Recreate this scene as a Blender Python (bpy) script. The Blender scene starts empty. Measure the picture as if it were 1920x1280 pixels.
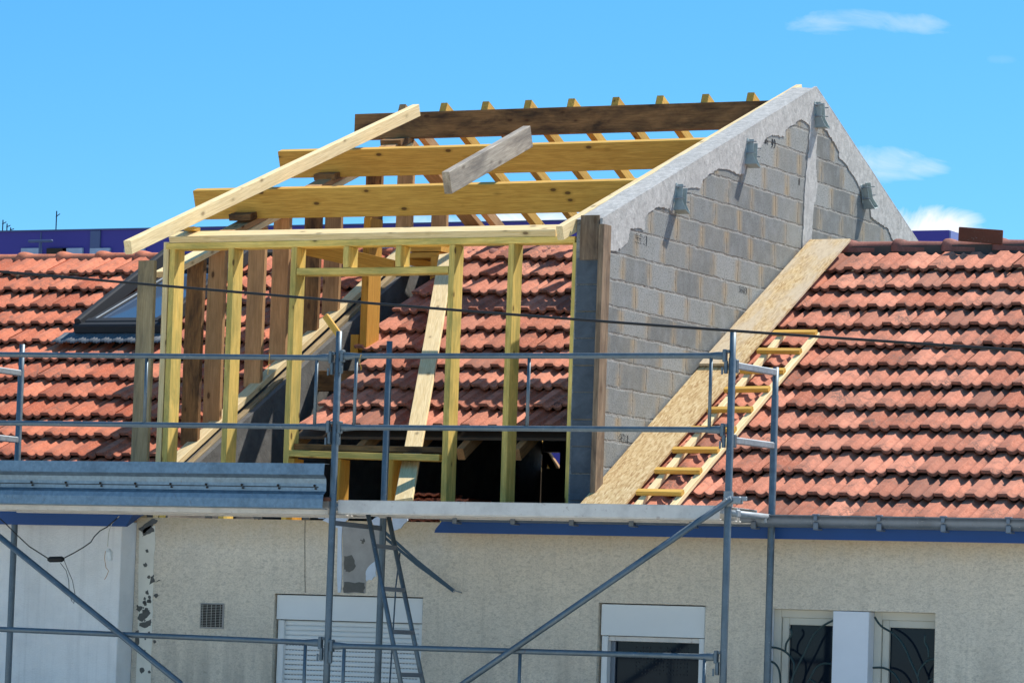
import bpy, bmesh, math, random
from mathutils import Vector, Matrix, Euler, noise as mnoise
random.seed(7)
S = bpy.context.scene
COL = S.collection
R = math.radians

# ------------------------------------------------------------------ camera
YAW, PITCH, ROLL, FPX = R(-26.4), R(4.43), R(1.92), 7700.0
CAM = Vector((12.9, -26.0, 1.7))
_f = Vector((math.sin(YAW)*math.cos(PITCH), math.cos(YAW)*math.cos(PITCH), math.sin(PITCH)))
_r = Vector((math.cos(YAW), -math.sin(YAW), 0)); _u = _r.cross(_f)
_right = _r*math.cos(ROLL) + _u*math.sin(ROLL)
_up = -_r*math.sin(ROLL) + _u*math.cos(ROLL)
cam = bpy.data.objects.new('camera', bpy.data.cameras.new('camera'))
COL.objects.link(cam)
cam.matrix_world = Matrix(((_right.x, _up.x, -_f.x, CAM.x), (_right.y, _up.y, -_f.y, CAM.y),
                           (_right.z, _up.z, -_f.z, CAM.z), (0, 0, 0, 1)))
cam.data.sensor_width = 36.0; cam.data.lens = 36.0*FPX/1920.0
cam.data.clip_start = 0.5; cam.data.clip_end = 3000.0
S.camera = cam

def ray(px, py):
    return _right*((px-960)/FPX) - _up*((py-640)/FPX) + _f
def on(px, py, ax, v):
    """measured photo point -> world point on the plane axis=v (used to survey real dimensions)"""
    d = ray(px, py); t = (v-CAM[ax])/d[ax]; return CAM + d*t
TP = math.tan(R(29.1))
def onroof(px, py, z0=2.87):
    d = ray(px, py); t = (z0+TP*CAM.y-CAM.z)/(d.z-TP*d.y); return CAM + d*t

# ------------------------------------------------------------------ light
SUN = Vector((0.38, 0.60, 1.0)).normalized()
elev = math.asin(SUN.z); azim = math.atan2(SUN.x, SUN.y)
sl = bpy.data.lights.new('sun', 'SUN'); sl.energy = 4.5; sl.angle = R(0.5); sl.color = (1.0, 0.955, 0.88)
so = bpy.data.objects.new('sun', sl); COL.objects.link(so)
so.rotation_euler = (-SUN).to_track_quat('-Z', 'Y').to_euler(); so.location = (20, 20, 40)

S.view_settings.view_transform = 'Standard'; S.view_settings.look = 'None'
S.view_settings.exposure = 0.6; S.view_settings.gamma = 1.0
W = bpy.data.worlds.new('World'); S.world = W; W.use_nodes = True

# ------------------------------------------------------------------ node helper
class NT:
    def __init__(s, tree): s.t = tree; s.n = tree.nodes; s.l = tree.links
    def node(s, typ, **kw):
        n = s.n.new(typ)
        for k, v in kw.items(): setattr(n, k, v)
        return n
    def set(s, sock, v):
        if hasattr(v, 'is_output') or isinstance(v, bpy.types.NodeSocket): s.l.new(v, sock)
        elif v is not None: sock.default_value = v
    def math(s, op, a, b=None, c=None, clamp=False):
        n = s.node('ShaderNodeMath', operation=op); n.use_clamp = clamp
        s.set(n.inputs[0], a)
        if b is not None: s.set(n.inputs[1], b)
        if c is not None: s.set(n.inputs[2], c)
        return n.outputs[0]
    def noise(s, vec, scale, detail=4, rough=.55, dist=0, out=0):
        n = s.node('ShaderNodeTexNoise'); s.set(n.inputs['Vector'], vec); n.inputs['Scale'].default_value = scale
        n.inputs['Detail'].default_value = detail; n.inputs['Roughness'].default_value = rough
        n.inputs['Distortion'].default_value = dist; return n.outputs[out]
    def ramp(s, fac, stops, interp='LINEAR'):
        n = s.node('ShaderNodeValToRGB'); r = n.color_ramp; r.interpolation = interp
        while len(r.elements) < len(stops): r.elements.new(.5)
        for e, (p, c) in zip(r.elements, stops):
            e.position = p; e.color = (c, c, c, 1) if isinstance(c, (int, float)) else (*c, 1)
        s.set(n.inputs[0], fac); return n.outputs[0]
    def mix(s, fac, a, b, mode='MIX'):
        n = s.node('ShaderNodeMix', data_type='RGBA', blend_type=mode)
        s.set(n.inputs[0], fac); s.set(n.inputs[6], (*a, 1) if isinstance(a, tuple) and len(a) == 3 else a)
        s.set(n.inputs[7], (*b, 1) if isinstance(b, tuple) and len(b) == 3 else b); return n.outputs[2]
    def mapping(s, vec, scale=(1, 1, 1), loc=(0, 0, 0)):
        n = s.node('ShaderNodeMapping'); s.set(n.inputs[0], vec)
        n.inputs['Scale'].default_value = scale; n.inputs['Location'].default_value = loc; return n.outputs[0]
    def bump(s, h, strength=.3, dist=.01, normal=None):
        n = s.node('ShaderNodeBump'); s.set(n.inputs['Height'], h); n.inputs['Strength'].default_value = strength
        n.inputs['Distance'].default_value = dist
        if normal is not None: s.set(n.inputs['Normal'], normal)
        return n.outputs[0]

# ------------------------------------------------------------------ world sky with thin clouds
w = NT(W.node_tree); w.n.clear()
tc = w.node('ShaderNodeTexCoord'); sep = w.node('ShaderNodeSeparateXYZ'); w.l.new(tc.outputs['Generated'], sep.inputs[0])
comb = w.node('ShaderNodeCombineXYZ')
w.set(comb.inputs[0], sep.outputs[0]); w.set(comb.inputs[1], sep.outputs[1])
w.set(comb.inputs[2], w.math('ADD', w.math('MULTIPLY', sep.outputs[2], 2.3), 0.06))
nrm = w.node('ShaderNodeVectorMath', operation='NORMALIZE'); w.l.new(comb.outputs[0], nrm.inputs[0])
sky = w.node('ShaderNodeTexSky', sky_type='NISHITA'); sky.sun_disc = False
sky.sun_elevation = elev; sky.sun_rotation = azim; sky.air_density = 1.0; sky.dust_density = 0.3; sky.ozone_density = 1.6
w.l.new(nrm.outputs[0], sky.inputs[0])
hs = w.node('ShaderNodeHueSaturation'); hs.inputs['Hue'].default_value = .487
hs.inputs['Saturation'].default_value = 1.38; hs.inputs['Value'].default_value = 1.0
w.l.new(sky.outputs[0], hs.inputs['Color'])
az = w.math('ARCTAN2', sep.outputs[0], sep.outputs[1]); el = w.math('ARCSINE', sep.outputs[2])
cv = w.node('ShaderNodeCombineXYZ'); w.set(cv.inputs[0], az); w.set(cv.inputs[1], w.math('MULTIPLY', el, 1.7)); w.set(cv.inputs[2], 3.3)
n1 = w.noise(cv.outputs[0], 42, 8, .62, .9)
mask = None
def azel(px, py):
    d = ray(px, py).normalized(); return math.atan2(d.x, d.y), math.asin(d.z)
for (px, py, rx, ry, amp, flat) in ((1555, 44, 92, 26, .62, 1), (1620, 40, 110, 24, .55, 1), (1700, 46, 90, 22, .6, 1), (1660, 306, 90, 34, .92, 1), (1715, 314, 70, 24, .8, 1),
                              (1760, 440, 100, 52, 2.0, 1), (1690, 445, 120, 46, 2.0, 1), (1000, 420, 140, 34, 1.6, 1), (860, 425, 150, 28, 1.1, 1),
                              (1880, 112, 30, 9, .12, 1)):
    a0, e0 = azel(px, py); ra, re = rx/FPX, ry/FPX
    dx = w.math('DIVIDE', w.math('SUBTRACT', az, a0), ra); dy = w.math('DIVIDE', w.math('SUBTRACT', el, e0), re)
    q = w.math('SUBTRACT', 1.0, w.math('ADD', w.math('MULTIPLY', dx, dx), w.math('MULTIPLY', dy, dy)))
    q = w.math('ADD', q, w.math('MULTIPLY', w.math('SUBTRACT', n1, .5), 3.6))
    q = w.math('MULTIPLY', w.math('MULTIPLY', q, .48, clamp=True), amp)
    mask = q if mask is None else w.math('MAXIMUM', mask, q)
mask = w.math('MINIMUM', mask, 0.96)
skycol = w.mix(mask, hs.outputs[0], (5.0, 5.2, 5.3, 1))
bg = w.node('ShaderNodeBackground'); w.set(bg.inputs[0], skycol); bg.inputs[1].default_value = 0.14
wo = w.node('ShaderNodeOutputWorld'); w.l.new(bg.outputs[0], wo.inputs[0])

# ------------------------------------------------------------------ materials
def newmat(name):
    m = bpy.data.materials.new(name); m.use_nodes = True; t = NT(m.node_tree); t.n.clear()
    b = t.node('ShaderNodeBsdfPrincipled'); o = t.node('ShaderNodeOutputMaterial'); t.l.new(b.outputs[0], o.inputs[0])
    tc = t.node('ShaderNodeTexCoord'); return m, t, b, tc.outputs['Object']
def objrand(t): return t.node('ShaderNodeObjectInfo').outputs['Random']
def rvec(t, vec, k=37.0):
    n = t.node('ShaderNodeVectorMath', operation='ADD'); t.set(n.inputs[0], vec)
    c = t.node('ShaderNodeCombineXYZ'); r = t.math('MULTIPLY', objrand(t), k)
    t.set(c.inputs[0], r); t.set(c.inputs[1], r); t.set(c.inputs[2], r); t.l.new(c.outputs[0], n.inputs[1]); return n.outputs[0]

def wood(name, light, dark, stain=None, stain_amt=0.0, knots=.8, rough=.75, var=.25, grain=1.0):
    m, t, b, oc = newmat(name); v = rvec(t, oc)
    g = t.noise(t.mapping(v, (1.3, 22, 22)), 2.2, 5, .6, 1.2)
    g2 = t.noise(t.mapping(v, (3, 90, 90)), 2.0, 3, .6)
    col = t.mix(t.ramp(g, [(.3, 0), (.7, 1)]), light, dark)
    col = t.mix(t.math('MULTIPLY', t.ramp(g2, [(.45, 0), (.7, 1)]), .6*grain), col, tuple(c*.75 for c in dark))
    if stain:
        s = t.ramp(t.noise(t.mapping(v, (1.6, 5, 5)), 1.5, 5, .65, .4), [(.42, 0), (.66, 1)])
        col = t.mix(t.math('MULTIPLY', s, stain_amt), col, stain)
    if knots:
        vo = t.node('ShaderNodeTexVoronoi'); t.set(vo.inputs['Vector'], t.mapping(v, (6.5, 13, 13))); vo.inputs['Scale'].default_value = 1.0
        k = t.ramp(vo.outputs['Distance'], [(.13, 1), (.19, 0)])
        k2 = t.ramp(vo.outputs['Distance'], [(.14, .5), (.34, 0)])
        sc_ = t.node('ShaderNodeSeparateColor'); t.set(sc_.inputs[0], vo.outputs['Color']); gate = t.math('LESS_THAN', sc_.outputs[0], .26)
        k = t.math('MULTIPLY', k, gate); k2 = t.math('MULTIPLY', k2, gate)
        col = t.mix(k2, col, tuple(c*.55 for c in dark)); col = t.mix(t.math('MULTIPLY', k, knots), col, (.07, .03, .012))
    vv = t.math('ADD', 1-var/2, t.math('MULTIPLY', objrand(t), var))
    hv = t.node('ShaderNodeHueSaturation'); t.set(hv.inputs['Value'], vv); t.set(hv.inputs['Color'], col)
    t.set(b.inputs['Base Color'], hv.outputs[0]); b.inputs['Roughness'].default_value = rough
    b.inputs['Specular IOR Level'].default_value = .25
    t.set(b.inputs['Normal'], t.bump(t.math('ADD', g, g2), .35, .004)); return m
M = {}
M['wood_yellow'] = wood('yellow_treated_pine', (.80, .48, .10), (.56, .29, .05))
M['wood_pale'] = wood('pale_new_spruce', (.92, .74, .43), (.72, .53, .26), knots=.45)
M['wood_cream'] = wood('cream_planed_spruce', (.85, .66, .36), (.66, .46, .2), knots=.7)
M['wood_green'] = wood('green_tinted_pine', (.95, .68, .20), (.70, .45, .10), (.20, .22, .07), .55)
M['wood_brown'] = wood('reused_brown_timber', (.62, .36, .165), (.42, .225, .09), (.12, .06, .03), .35)
M['wood_dark'] = wood('dark_stained_timber', (.38, .20, .075), (.21, .105, .038), (.025, .016, .012), .85)
M['wood_grey'] = wood('weathered_grey_board', (.60, .52, .41), (.34, .28, .22), (.10, .085, .075), .6, .3)
M['wood_reclaimed'] = wood('reclaimed_dark_board', (.33, .235, .15), (.19, .125, .075), (.06, .04, .03), .7, .4)
M['wood_orange'] = wood('orange_glued_timber', (.62, .33, .055), (.46, .22, .03), knots=.3)
M['wood_post'] = wood('grey_brown_board', (.50, .38, .21), (.34, .24, .12), (.10, .085, .06), .6, .5)

def metal(name, base, rough=.45, met=.75, var=.35, stain=(.12, .1, .08), rust=0.0):
    m, t, b, oc = newmat(name); v = rvec(t, oc, 11)
    n = t.noise(v, 28, 5, .6); n2 = t.noise(v, 5, 4, .6)
    col = t.mix(t.math('MULTIPLY', t.ramp(n, [(.35, 0), (.7, 1)]), var), base, tuple(min(1, c*1.7) for c in base))
    col = t.mix(t.math('MULTIPLY', t.ramp(n2, [(.5, 0), (.75, 1)]), .45), col, tuple(c*.5 for c in base))
    sp_ = t.ramp(t.noise(v, 75, 3, .6), [(.63, 0), (.68, 1)]); sp2 = t.ramp(t.noise(v, 9, 3, .5), [(.5, 0), (.62, 1)])
    col = t.mix(t.math('MULTIPLY', t.math('MULTIPLY', sp_, sp2), .6), col, (.45, .44, .42))
    col = t.mix(t.math('MULTIPLY', t.ramp(t.noise(v, 22, 5, .7), [(.62, 0), (.70, 1)]), .4), col, (.16, .075, .04))
    if rust: col = t.mix(t.ramp(n2, [(.62, 0), (.7, rust)]), col, (.17, .06, .025))
    t.set(b.inputs['Base Color'], col); b.inputs['Metallic'].default_value = met
    t.set(b.inputs['Roughness'], t.math('ADD', rough-.1, t.math('MULTIPLY', n, .25)))
    t.set(b.inputs['Normal'], t.bump(n, .12, .003)); return m
M['galv'] = metal('galvanised_tube', (.125, .16, .185), .48, .6)
M['galv_light'] = metal('galvanised_light', (.27, .30, .32), .6, .5)
M['alu'] = metal('dull_aluminium', (.62, .59, .55), .6, .2, .15)
M['steel_plank'] = metal('galvanised_sheet', (.17, .23, .28), .42, .7, .6)
M['rust'] = metal('rusty_steel', (.13, .05, .03), .8, .1)
M['zinc'] = metal('zinc_gutter', (.16, .19, .23), .45, .5, .2)

def plain(name, col, rough=.6, met=0, nscale=6, var=.25, bump=.1, spec=.4):
    m, t, b, oc = newmat(name); n = t.noise(oc, nscale, 6, .6)
    c2 = t.mix(t.math('MULTIPLY', t.ramp(n, [(.35, 0), (.75, 1)]), var*2), col, tuple(c*.6 for c in col))
    t.set(b.inputs['Base Color'], c2); b.inputs['Roughness'].default_value = rough; b.inputs['Metallic'].default_value = met
    b.inputs['Specular IOR Level'].default_value = spec
    t.set(b.inputs['Normal'], t.bump(t.noise(oc, nscale*9, 3), bump, .004)); return m
M['blue_paint'] = plain('blue_painted_board', (.004, .058, .23), .6, nscale=3, var=.2)
M['white_pvc'] = plain('white_pvc', (.72, .75, .75), .45, nscale=2, var=.1, bump=.02)
M['white_paint'] = plain('white_paint', (.72, .76, .82), .7, nscale=3, var=.12)
M['cream_frame'] = plain('cream_window_frame', (.56, .55, .48), .6, nscale=4, var=.15)
M['black_rubber'] = plain('black_rubber', (.012, .012, .013), .6)
M['green_iron'] = plain('dark_green_iron', (.012, .04, .045), .45)
M['strap'] = plain('dark_steel_band', (.05, .09, .13), .45, met=.4)
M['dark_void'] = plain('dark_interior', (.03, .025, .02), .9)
M['skylight_frame'] = plain('charcoal_aluminium', (.035, .038, .043), .75, met=.0, spec=.15, nscale=4, var=.1)
M['purple'] = plain('purple_cladding', (.040, .035, .24), .7, nscale=.3, var=.12)
M['purple_light'] = plain('blue_cladding', (.13, .17, .38), .7, nscale=.3, var=.05)
M['purple_dark'] = plain('slate_panel', (.06, .09, .2), .7, nscale=.3)
M['pale_blind'] = plain('pale_blue_blind', (.28, .36, .50), .7)
M['lead'] = plain('lead_flashing', (.13, .145, .16), .7, met=.0)
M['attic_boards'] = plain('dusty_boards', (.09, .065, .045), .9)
M['bare_board'] = plain('bare_fibre_board', (.36, .35, .33), .85, nscale=9, var=.3)
M['filler'] = plain('white_filler', (.58, .66, .76), .85, nscale=20, var=.1, bump=.5)
M['ground'] = plain('pale_paving', (.62, .56, .45), .9, nscale=.8, var=.2)

def glass_mat(name, col, rough=.08):
    m, t, b, oc = newmat(name); b.inputs['Base Color'].default_value = (*col, 1); b.inputs['Roughness'].default_value = rough
    b.inputs['Specular IOR Level'].default_value = .16; b.inputs['IOR'].default_value = 1.5; return m
M['glass'] = glass_mat('dark_window_glass', (.006, .012, .022))
M['sky_glass'] = glass_mat('skylight_glass', (.05, .085, .14), .06)

# clay tiles : per-tile tint attribute + lichen
def tilemat(name, c_lo, c_hi, dirt_shade):
    m, t, b, oc = newmat(name); at = t.node('ShaderNodeAttribute'); at.attribute_name = 'tint'
    col = t.mix(at.outputs['Fac'], c_lo, c_hi)
    n = t.noise(oc, 14, 6, .65); n3 = t.noise(oc, 60, 4, .6)
    col = t.mix(t.math('MULTIPLY', t.ramp(n, [(.45, 0), (.72, 1)]), .5), col, tuple(c*.62 for c in c_lo))
    col = t.mix(t.math('MULTIPLY', t.ramp(n3, [(.45, 0), (.8, 1)]), .45), col, tuple(min(1, c*1.25+.05) for c in c_hi))
    d = t.math('MULTIPLY', t.ramp(t.noise(oc, 3.2, 8, .75, .3), [(.50, 0), (.64, 1)]), t.ramp(n3, [(.40, 0), (.54, 1)]))
    a2 = t.node('ShaderNodeAttribute'); a2.attribute_name = 'dirt_shade'  # random dirt plus the shade painted on the front edges
    d = t.math('MULTIPLY', t.math('MAXIMUM', d, t.math('MULTIPLY', a2.outputs['Fac'], t.ramp(n3, [(.25, 0), (.5, 1)]))), dirt_shade)
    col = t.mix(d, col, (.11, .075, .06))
    t.set(b.inputs['Base Color'], col); b.inputs['Roughness'].default_value = .85; b.inputs['Specular IOR Level'].default_value = .2
    t.set(b.inputs['Normal'], t.bump(n3, .35, .004)); return m
M['tile'] = tilemat('clay_tile', (.38, .12, .066), (.66, .265, .165), .85)
M['tile_left'] = tilemat('clay_tile_bright', (.42, .105, .05), (.68, .225, .12), .8)
M['ridge'] = tilemat('ridge_clay', (.28, .105, .08), (.42, .175, .13), .9)
M['mortar'] = plain('ridge_mortar', (.11, .095, .085), .95, nscale=20, bump=.8)

# roughcast facade
def roughcast(name, base, stainc, stain_h, sc=34, amt=.5, ochre=0):
    m, t, b, oc = newmat(name)
    n = t.noise(t.mapping(oc, (1, 1, 1.7)), sc, 7, .7, 1.1); n2 = t.noise(t.mapping(oc, (1, 1, 1.4)), sc*2.7, 5, .65, .4); big = t.noise(oc, 1.7, 6, .65); med = t.noise(oc, 6, 5, .6)
    col = t.mix(t.math('MULTIPLY', t.ramp(big, [(.35, 0), (.7, 1)]), .6), base, stainc)
    col = t.mix(t.math('MULTIPLY', t.ramp(med, [(.4, 0), (.75, 1)]), .3), col, tuple(c*.7 for c in stainc))
    col = t.mix(t.math('MULTIPLY', t.ramp(n, [(.33, 1), (.53, 0)]), amt), col, tuple(c*.42 for c in base))
    col = t.mix(t.math('MULTIPLY', t.ramp(n2, [(.4, 1), (.56, 0)]), amt*.55), col, tuple(c*.5 for c in base))
    sp = t.node('ShaderNodeSeparateXYZ'); t.set(sp.inputs[0], oc)
    low = t.math('MULTIPLY', t.math('SUBTRACT', stain_h, sp.outputs[2]), 1.6, clamp=True)
    streak = t.ramp(t.noise(t.mapping(oc, (5, 1, .8)), 1.3, 5, .6), [(.38, 0), (.68, 1)])
    col = t.mix(t.math('MULTIPLY', t.math('MULTIPLY', low, streak), .65), col, tuple(c*.42 for c in stainc))
    rain = t.ramp(t.noise(t.mapping(oc, (14, 1, .35)), 1.2, 6, .7), [(.52, 0), (.74, 1)])
    col = t.mix(t.math('MULTIPLY', rain, .35), col, tuple(c*.55 for c in stainc))
    if ochre:
        hi = t.math('MULTIPLY', t.math('SUBTRACT', sp.outputs[2], t.math('ADD', 2.33, t.math('MULTIPLY', med, .22))), 5, clamp=True)
        col = t.mix(t.math('MULTIPLY', hi, ochre), col, (.50, .33, .12))
    t.set(b.inputs['Base Color'], col); b.inputs['Roughness'].default_value = .95; b.inputs['Specular IOR Level'].default_value = .1
    t.set(b.inputs['Normal'], t.bump(t.math('ADD', n, t.math('MULTIPLY', n2, .5)), .8, .008)); return m
M['facade'] = roughcast('cream_roughcast', (.84, .745, .60), (.70, .64, .54), 2.05, 30, .58, .5)
M['smooth_wall'] = roughcast('smooth_grey_white_render', (.90, .90, .88), (.86, .87, .86), .9, 60, .08)
M['smooth_strip'] = plain('smooth_cream_render', (.78, .75, .65), .9, nscale=6, var=.2)
M['flake'] = plain('exposed_grey_cement', (.13, .13, .12), .95, nscale=25, bump=.8)

# concrete blocks, mapped on (Y,Z)
def blockmat():
    m, t, b, oc = newmat('concrete_blocks'); sp = t.node('ShaderNodeSeparateXYZ'); t.set(sp.inputs[0], oc)
    wob = t.noise(oc, 7, 3, .6); yy = t.math('ADD', sp.outputs[1], t.math('MULTIPLY', t.math('SUBTRACT', wob, .5), .045))
    zz = t.math('ADD', t.math('SUBTRACT', sp.outputs[2], 4.41-1.9-.008), t.math('MULTIPLY', t.math('SUBTRACT', wob, .5), .024))
    xx = t.math('ADD', yy, sp.outputs[0]); cb = t.node('ShaderNodeCombineXYZ'); t.set(cb.inputs[0], t.math('ADD', xx, .12)); t.set(cb.inputs[1], zz)
    br = t.node('ShaderNodeTexBrick'); br.offset = .5; t.set(br.inputs['Vector'], cb.outputs[0]); br.inputs['Scale'].default_value = 1
    br.inputs['Brick Width'].default_value = .46; br.inputs['Row Height'].default_value = .19; br.inputs['Mortar Size'].default_value = .011
    br.inputs['Mortar Smooth'].default_value = .6
    br.inputs['Color1'].default_value = (.155, .158, .148, 1); br.inputs['Color2'].default_value = (.32, .325, .305, 1); br.inputs['Mortar'].default_value = (.39, .375, .34, 1)
    n = t.noise(oc, 70, 4, .7); n2 = t.noise(oc, 9, 5, .6)
    col = t.mix(t.math('MULTIPLY', t.ramp(n, [(.38, 1), (.52, 0)]), .6), br.outputs['Color'], (.10, .105, .11))
    mn = t.math('MULTIPLY', br.outputs['Fac'], t.ramp(t.noise(oc, 13, 5, .7), [(.4, 0), (.6, .8)])); col = t.mix(mn, col, (.22, .20, .18))
    col = t.mix(t.math('MULTIPLY', t.ramp(n2, [(.45, 0), (.7, 1)]), .35), col, (.34, .35, .35))
    # sandy smears beside the upright joints
    br2 = t.node('ShaderNodeTexBrick'); br2.offset = .5; t.set(br2.inputs['Vector'], cb.outputs[0]); br2.inputs['Scale'].default_value = 1
    br2.inputs['Brick Width'].default_value = .46; br2.inputs['Row Height'].default_value = .19; br2.inputs['Mortar Size'].default_value = .07; br2.inputs['Mortar Smooth'].default_value = 1
    # keep only upright joints: distance to row joint
    rowf = t.math('FRACT', t.math('DIVIDE', zz, .19)); mid = t.ramp(t.math('ABSOLUTE', t.math('SUBTRACT', rowf, .5)), [(.36, 1), (.47, 0)])
    row = t.math('FLOOR', t.math('DIVIDE', zz, .19)); even = t.math('SUBTRACT', 1.0, t.math('MODULO', row, 2.0))
    uu = t.math('FRACT', t.math('DIVIDE', t.math('ADD', t.math('ADD', xx, .12), t.math('MULTIPLY', even, .23)), .46))
    dj = t.math('SUBTRACT', .5, t.math('ABSOLUTE', t.math('SUBTRACT', uu, .5)))
    sm = t.math('MULTIPLY', t.math('MULTIPLY', t.ramp(dj, [(.05, 1), (.17, 0)]), mid), t.ramp(t.noise(t.mapping(oc, (1, 1, .5)), 11, 5, .6), [(.30, 0), (.52, 1)]))
    col = t.mix(t.math('MULTIPLY', t.math('MULTIPLY', sm, t.ramp(t.noise(oc, 3.1, 4, .6), [(.35, .4), (.6, 1)])), .9, clamp=True), col, (.34, .265, .175))
    tn = t.ramp(t.noise(oc, 1.3, 5, .6), [(.45, 0), (.68, 1)]); col = t.mix(t.math('MULTIPLY', tn, .25), col, (.33, .29, .22))
    t.set(b.inputs['Base Color'], col); b.inputs['Roughness'].default_value = .95; b.inputs['Specular IOR Level'].default_value = .1
    rag = t.math('MULTIPLY', br.outputs['Fac'], t.ramp(t.noise(oc, 26, 5, .7), [(.35, -.2), (.65, 1.3)]))
    h = t.math('ADD', t.math('MULTIPLY', rag, -1.0), t.math('MULTIPLY', n, .35))
    t.set(b.inputs['Normal'], t.bump(h, .8, .012)); return m
M['blocks'] = blockmat()
def cement(name, c, sc=18, rough_b=.5):
    m, t, b, oc = newmat(name); n = t.noise(oc, sc, 7, .68, .4); n2 = t.noise(oc, 2.6, 5, .6); n3 = t.noise(oc, 90, 3, .6)
    col = t.mix(t.ramp(n, [(.3, 0), (.7, 1)]), tuple(x*.66 for x in c), tuple(min(1, x*1.18) for x in c))
    col = t.mix(t.math('MULTIPLY', t.ramp(n2, [(.45, 0), (.7, 1)]), .4), col, tuple(x*.66 for x in c))
    t.set(b.inputs['Base Color'], col); b.inputs['Roughness'].default_value = .95; b.inputs['Specular IOR Level'].default_value = .1
    t.set(b.inputs['Normal'], t.bump(t.math('ADD', n, t.math('MULTIPLY', n3, .4)), rough_b, .006)); return m
M['render'] = cement('grey_cement_render', (.48, .465, .435), 20, 1.0)
M['rubble'] = cement('rough_old_masonry', (.25, .24, .225), 9, 1.6)
M['hanger'] = metal('galvanised_hanger', (.33, .38, .37), .5, .4)
M['old_blocks'] = cement('dusty_old_masonry', (.17, .165, .155), 7, 1.4)
M['pier'] = cement('shade_dark_block', (.105, .125, .145), 8, .8)  # block colour darkened to paint in the shade on the pier end
M['inkblack'] = plain('block_ink', (.04, .045, .05), .9)
# OSB
def osb(name, grey):
    m, t, b, oc = newmat(name)
    vo = t.node('ShaderNodeTexVoronoi'); t.set(vo.inputs['Vector'], t.mapping(oc, (16, 60, 60))); vo.inputs['Scale'].default_value = 1.6
    vo2 = t.node('ShaderNodeTexVoronoi'); rot = t.node('ShaderNodeMapping'); t.set(rot.inputs[0], oc); rot.inputs['Rotation'].default_value = (0, 0, .9); rot.inputs['Scale'].default_value = (14, 60, 60)
    t.set(vo2.inputs['Vector'], rot.outputs[0]); vo2.inputs['Scale'].default_value = 1.3
    s1 = t.node('ShaderNodeSeparateColor'); t.set(s1.inputs[0], vo.outputs['Color']); s2 = t.node('ShaderNodeSeparateColor'); t.set(s2.inputs[0], vo2.outputs['Color'])
    f = t.math('MULTIPLY', t.math('ADD', s1.outputs[0], s2.outputs[1]), .5)
    col = t.ramp(f, [(.1, (.40, .24, .10)), (.45, (.58, .40, .19)), (.9, (.72, .55, .31))])
    if grey:
        g = t.ramp(t.noise(t.mapping(oc, (1, 3, 3)), 1.6, 6, .65, .5), [(.40, 0), (.6, 1)])
        col = t.mix(t.math('MULTIPLY', g, .7), col, (.60, .50, .37))
    t.set(b.inputs['Base Color'], col); b.inputs['Roughness'].default_value = .7; b.inputs['Specular IOR Level'].default_value = .2
    t.set(b.inputs['Normal'], t.bump(f, .25, .003)); return m
M['osb'] = osb('strand_board', False); M['osb_grey'] = osb('weathered_strand_board', True)

# ------------------------------------------------------------------ object helpers
def link(o, parent=None):
    COL.objects.link(o)
    if parent is not None:
        o.parent = parent; o.matrix_local = WM[parent.name].inverted() @ WM.get(o.name, o.matrix_basis)
    return o
WM = {}
def tag(o, label=None, cat=None, group=None, kind=None):
    for k, v in (('label', label), ('category', cat), ('group', group), ('kind', kind)):
        if v: o[k] = v
    return o
def mk(name, bm, mat, mw=None, parent=None, smooth=False):
    me = bpy.data.meshes.new(name); bm.normal_update(); bm.to_mesh(me); bm.free()
    for m_ in (mat if isinstance(mat, (list, tuple)) else [mat]): me.materials.append(m_)
    if smooth:
        for p in me.polygons: p.use_smooth = True
    o = bpy.data.objects.new(name, me); mw = mw if mw is not None else Matrix.Identity(4)
    COL.objects.link(o); WM[o.name] = mw.copy()
    if parent is not None:
        o.parent = parent; o.matrix_local = WM[parent.name].inverted() @ mw
    else: o.matrix_local = mw
    return o
def empty(name, loc, label, cat, group=None):
    o = bpy.data.objects.new(name, None); COL.objects.link(o); o.empty_display_size = .3
    o.location = loc; WM[o.name] = Matrix.Translation(Vector(loc)); return tag(o, label, cat, group)
def frame(p0, p1, up=(0, 0, 1)):
    x = (Vector(p1)-Vector(p0)).normalized(); u = Vector(up); y = u.cross(x)
    if y.length < 1e-4: y = Vector((0, 1, 0)).cross(x)
    y.normalize(); z = x.cross(y)
    mid = (Vector(p0)+Vector(p1))/2
    return Matrix(((x.x, y.x, z.x, mid.x), (x.y, y.y, z.y, mid.y), (x.z, y.z, z.z, mid.z), (0, 0, 0, 1)))
def boxbm(sx, sy, sz, bev=.003, bm=None, off=(0, 0, 0), seg=1):
    new = bm is None
    if new: bm = bmesh.new()
    r = bmesh.ops.create_cube(bm, size=1.0, matrix=Matrix.Translation(Vector(off)) @ Matrix.Diagonal((sx, sy, sz, 1)))
    if bev:
        es = list({e for v in r['verts'] for e in v.link_edges}); bmesh.ops.bevel(bm, geom=es, offset=bev, segments=seg, affect='EDGES')
    return bm
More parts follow.
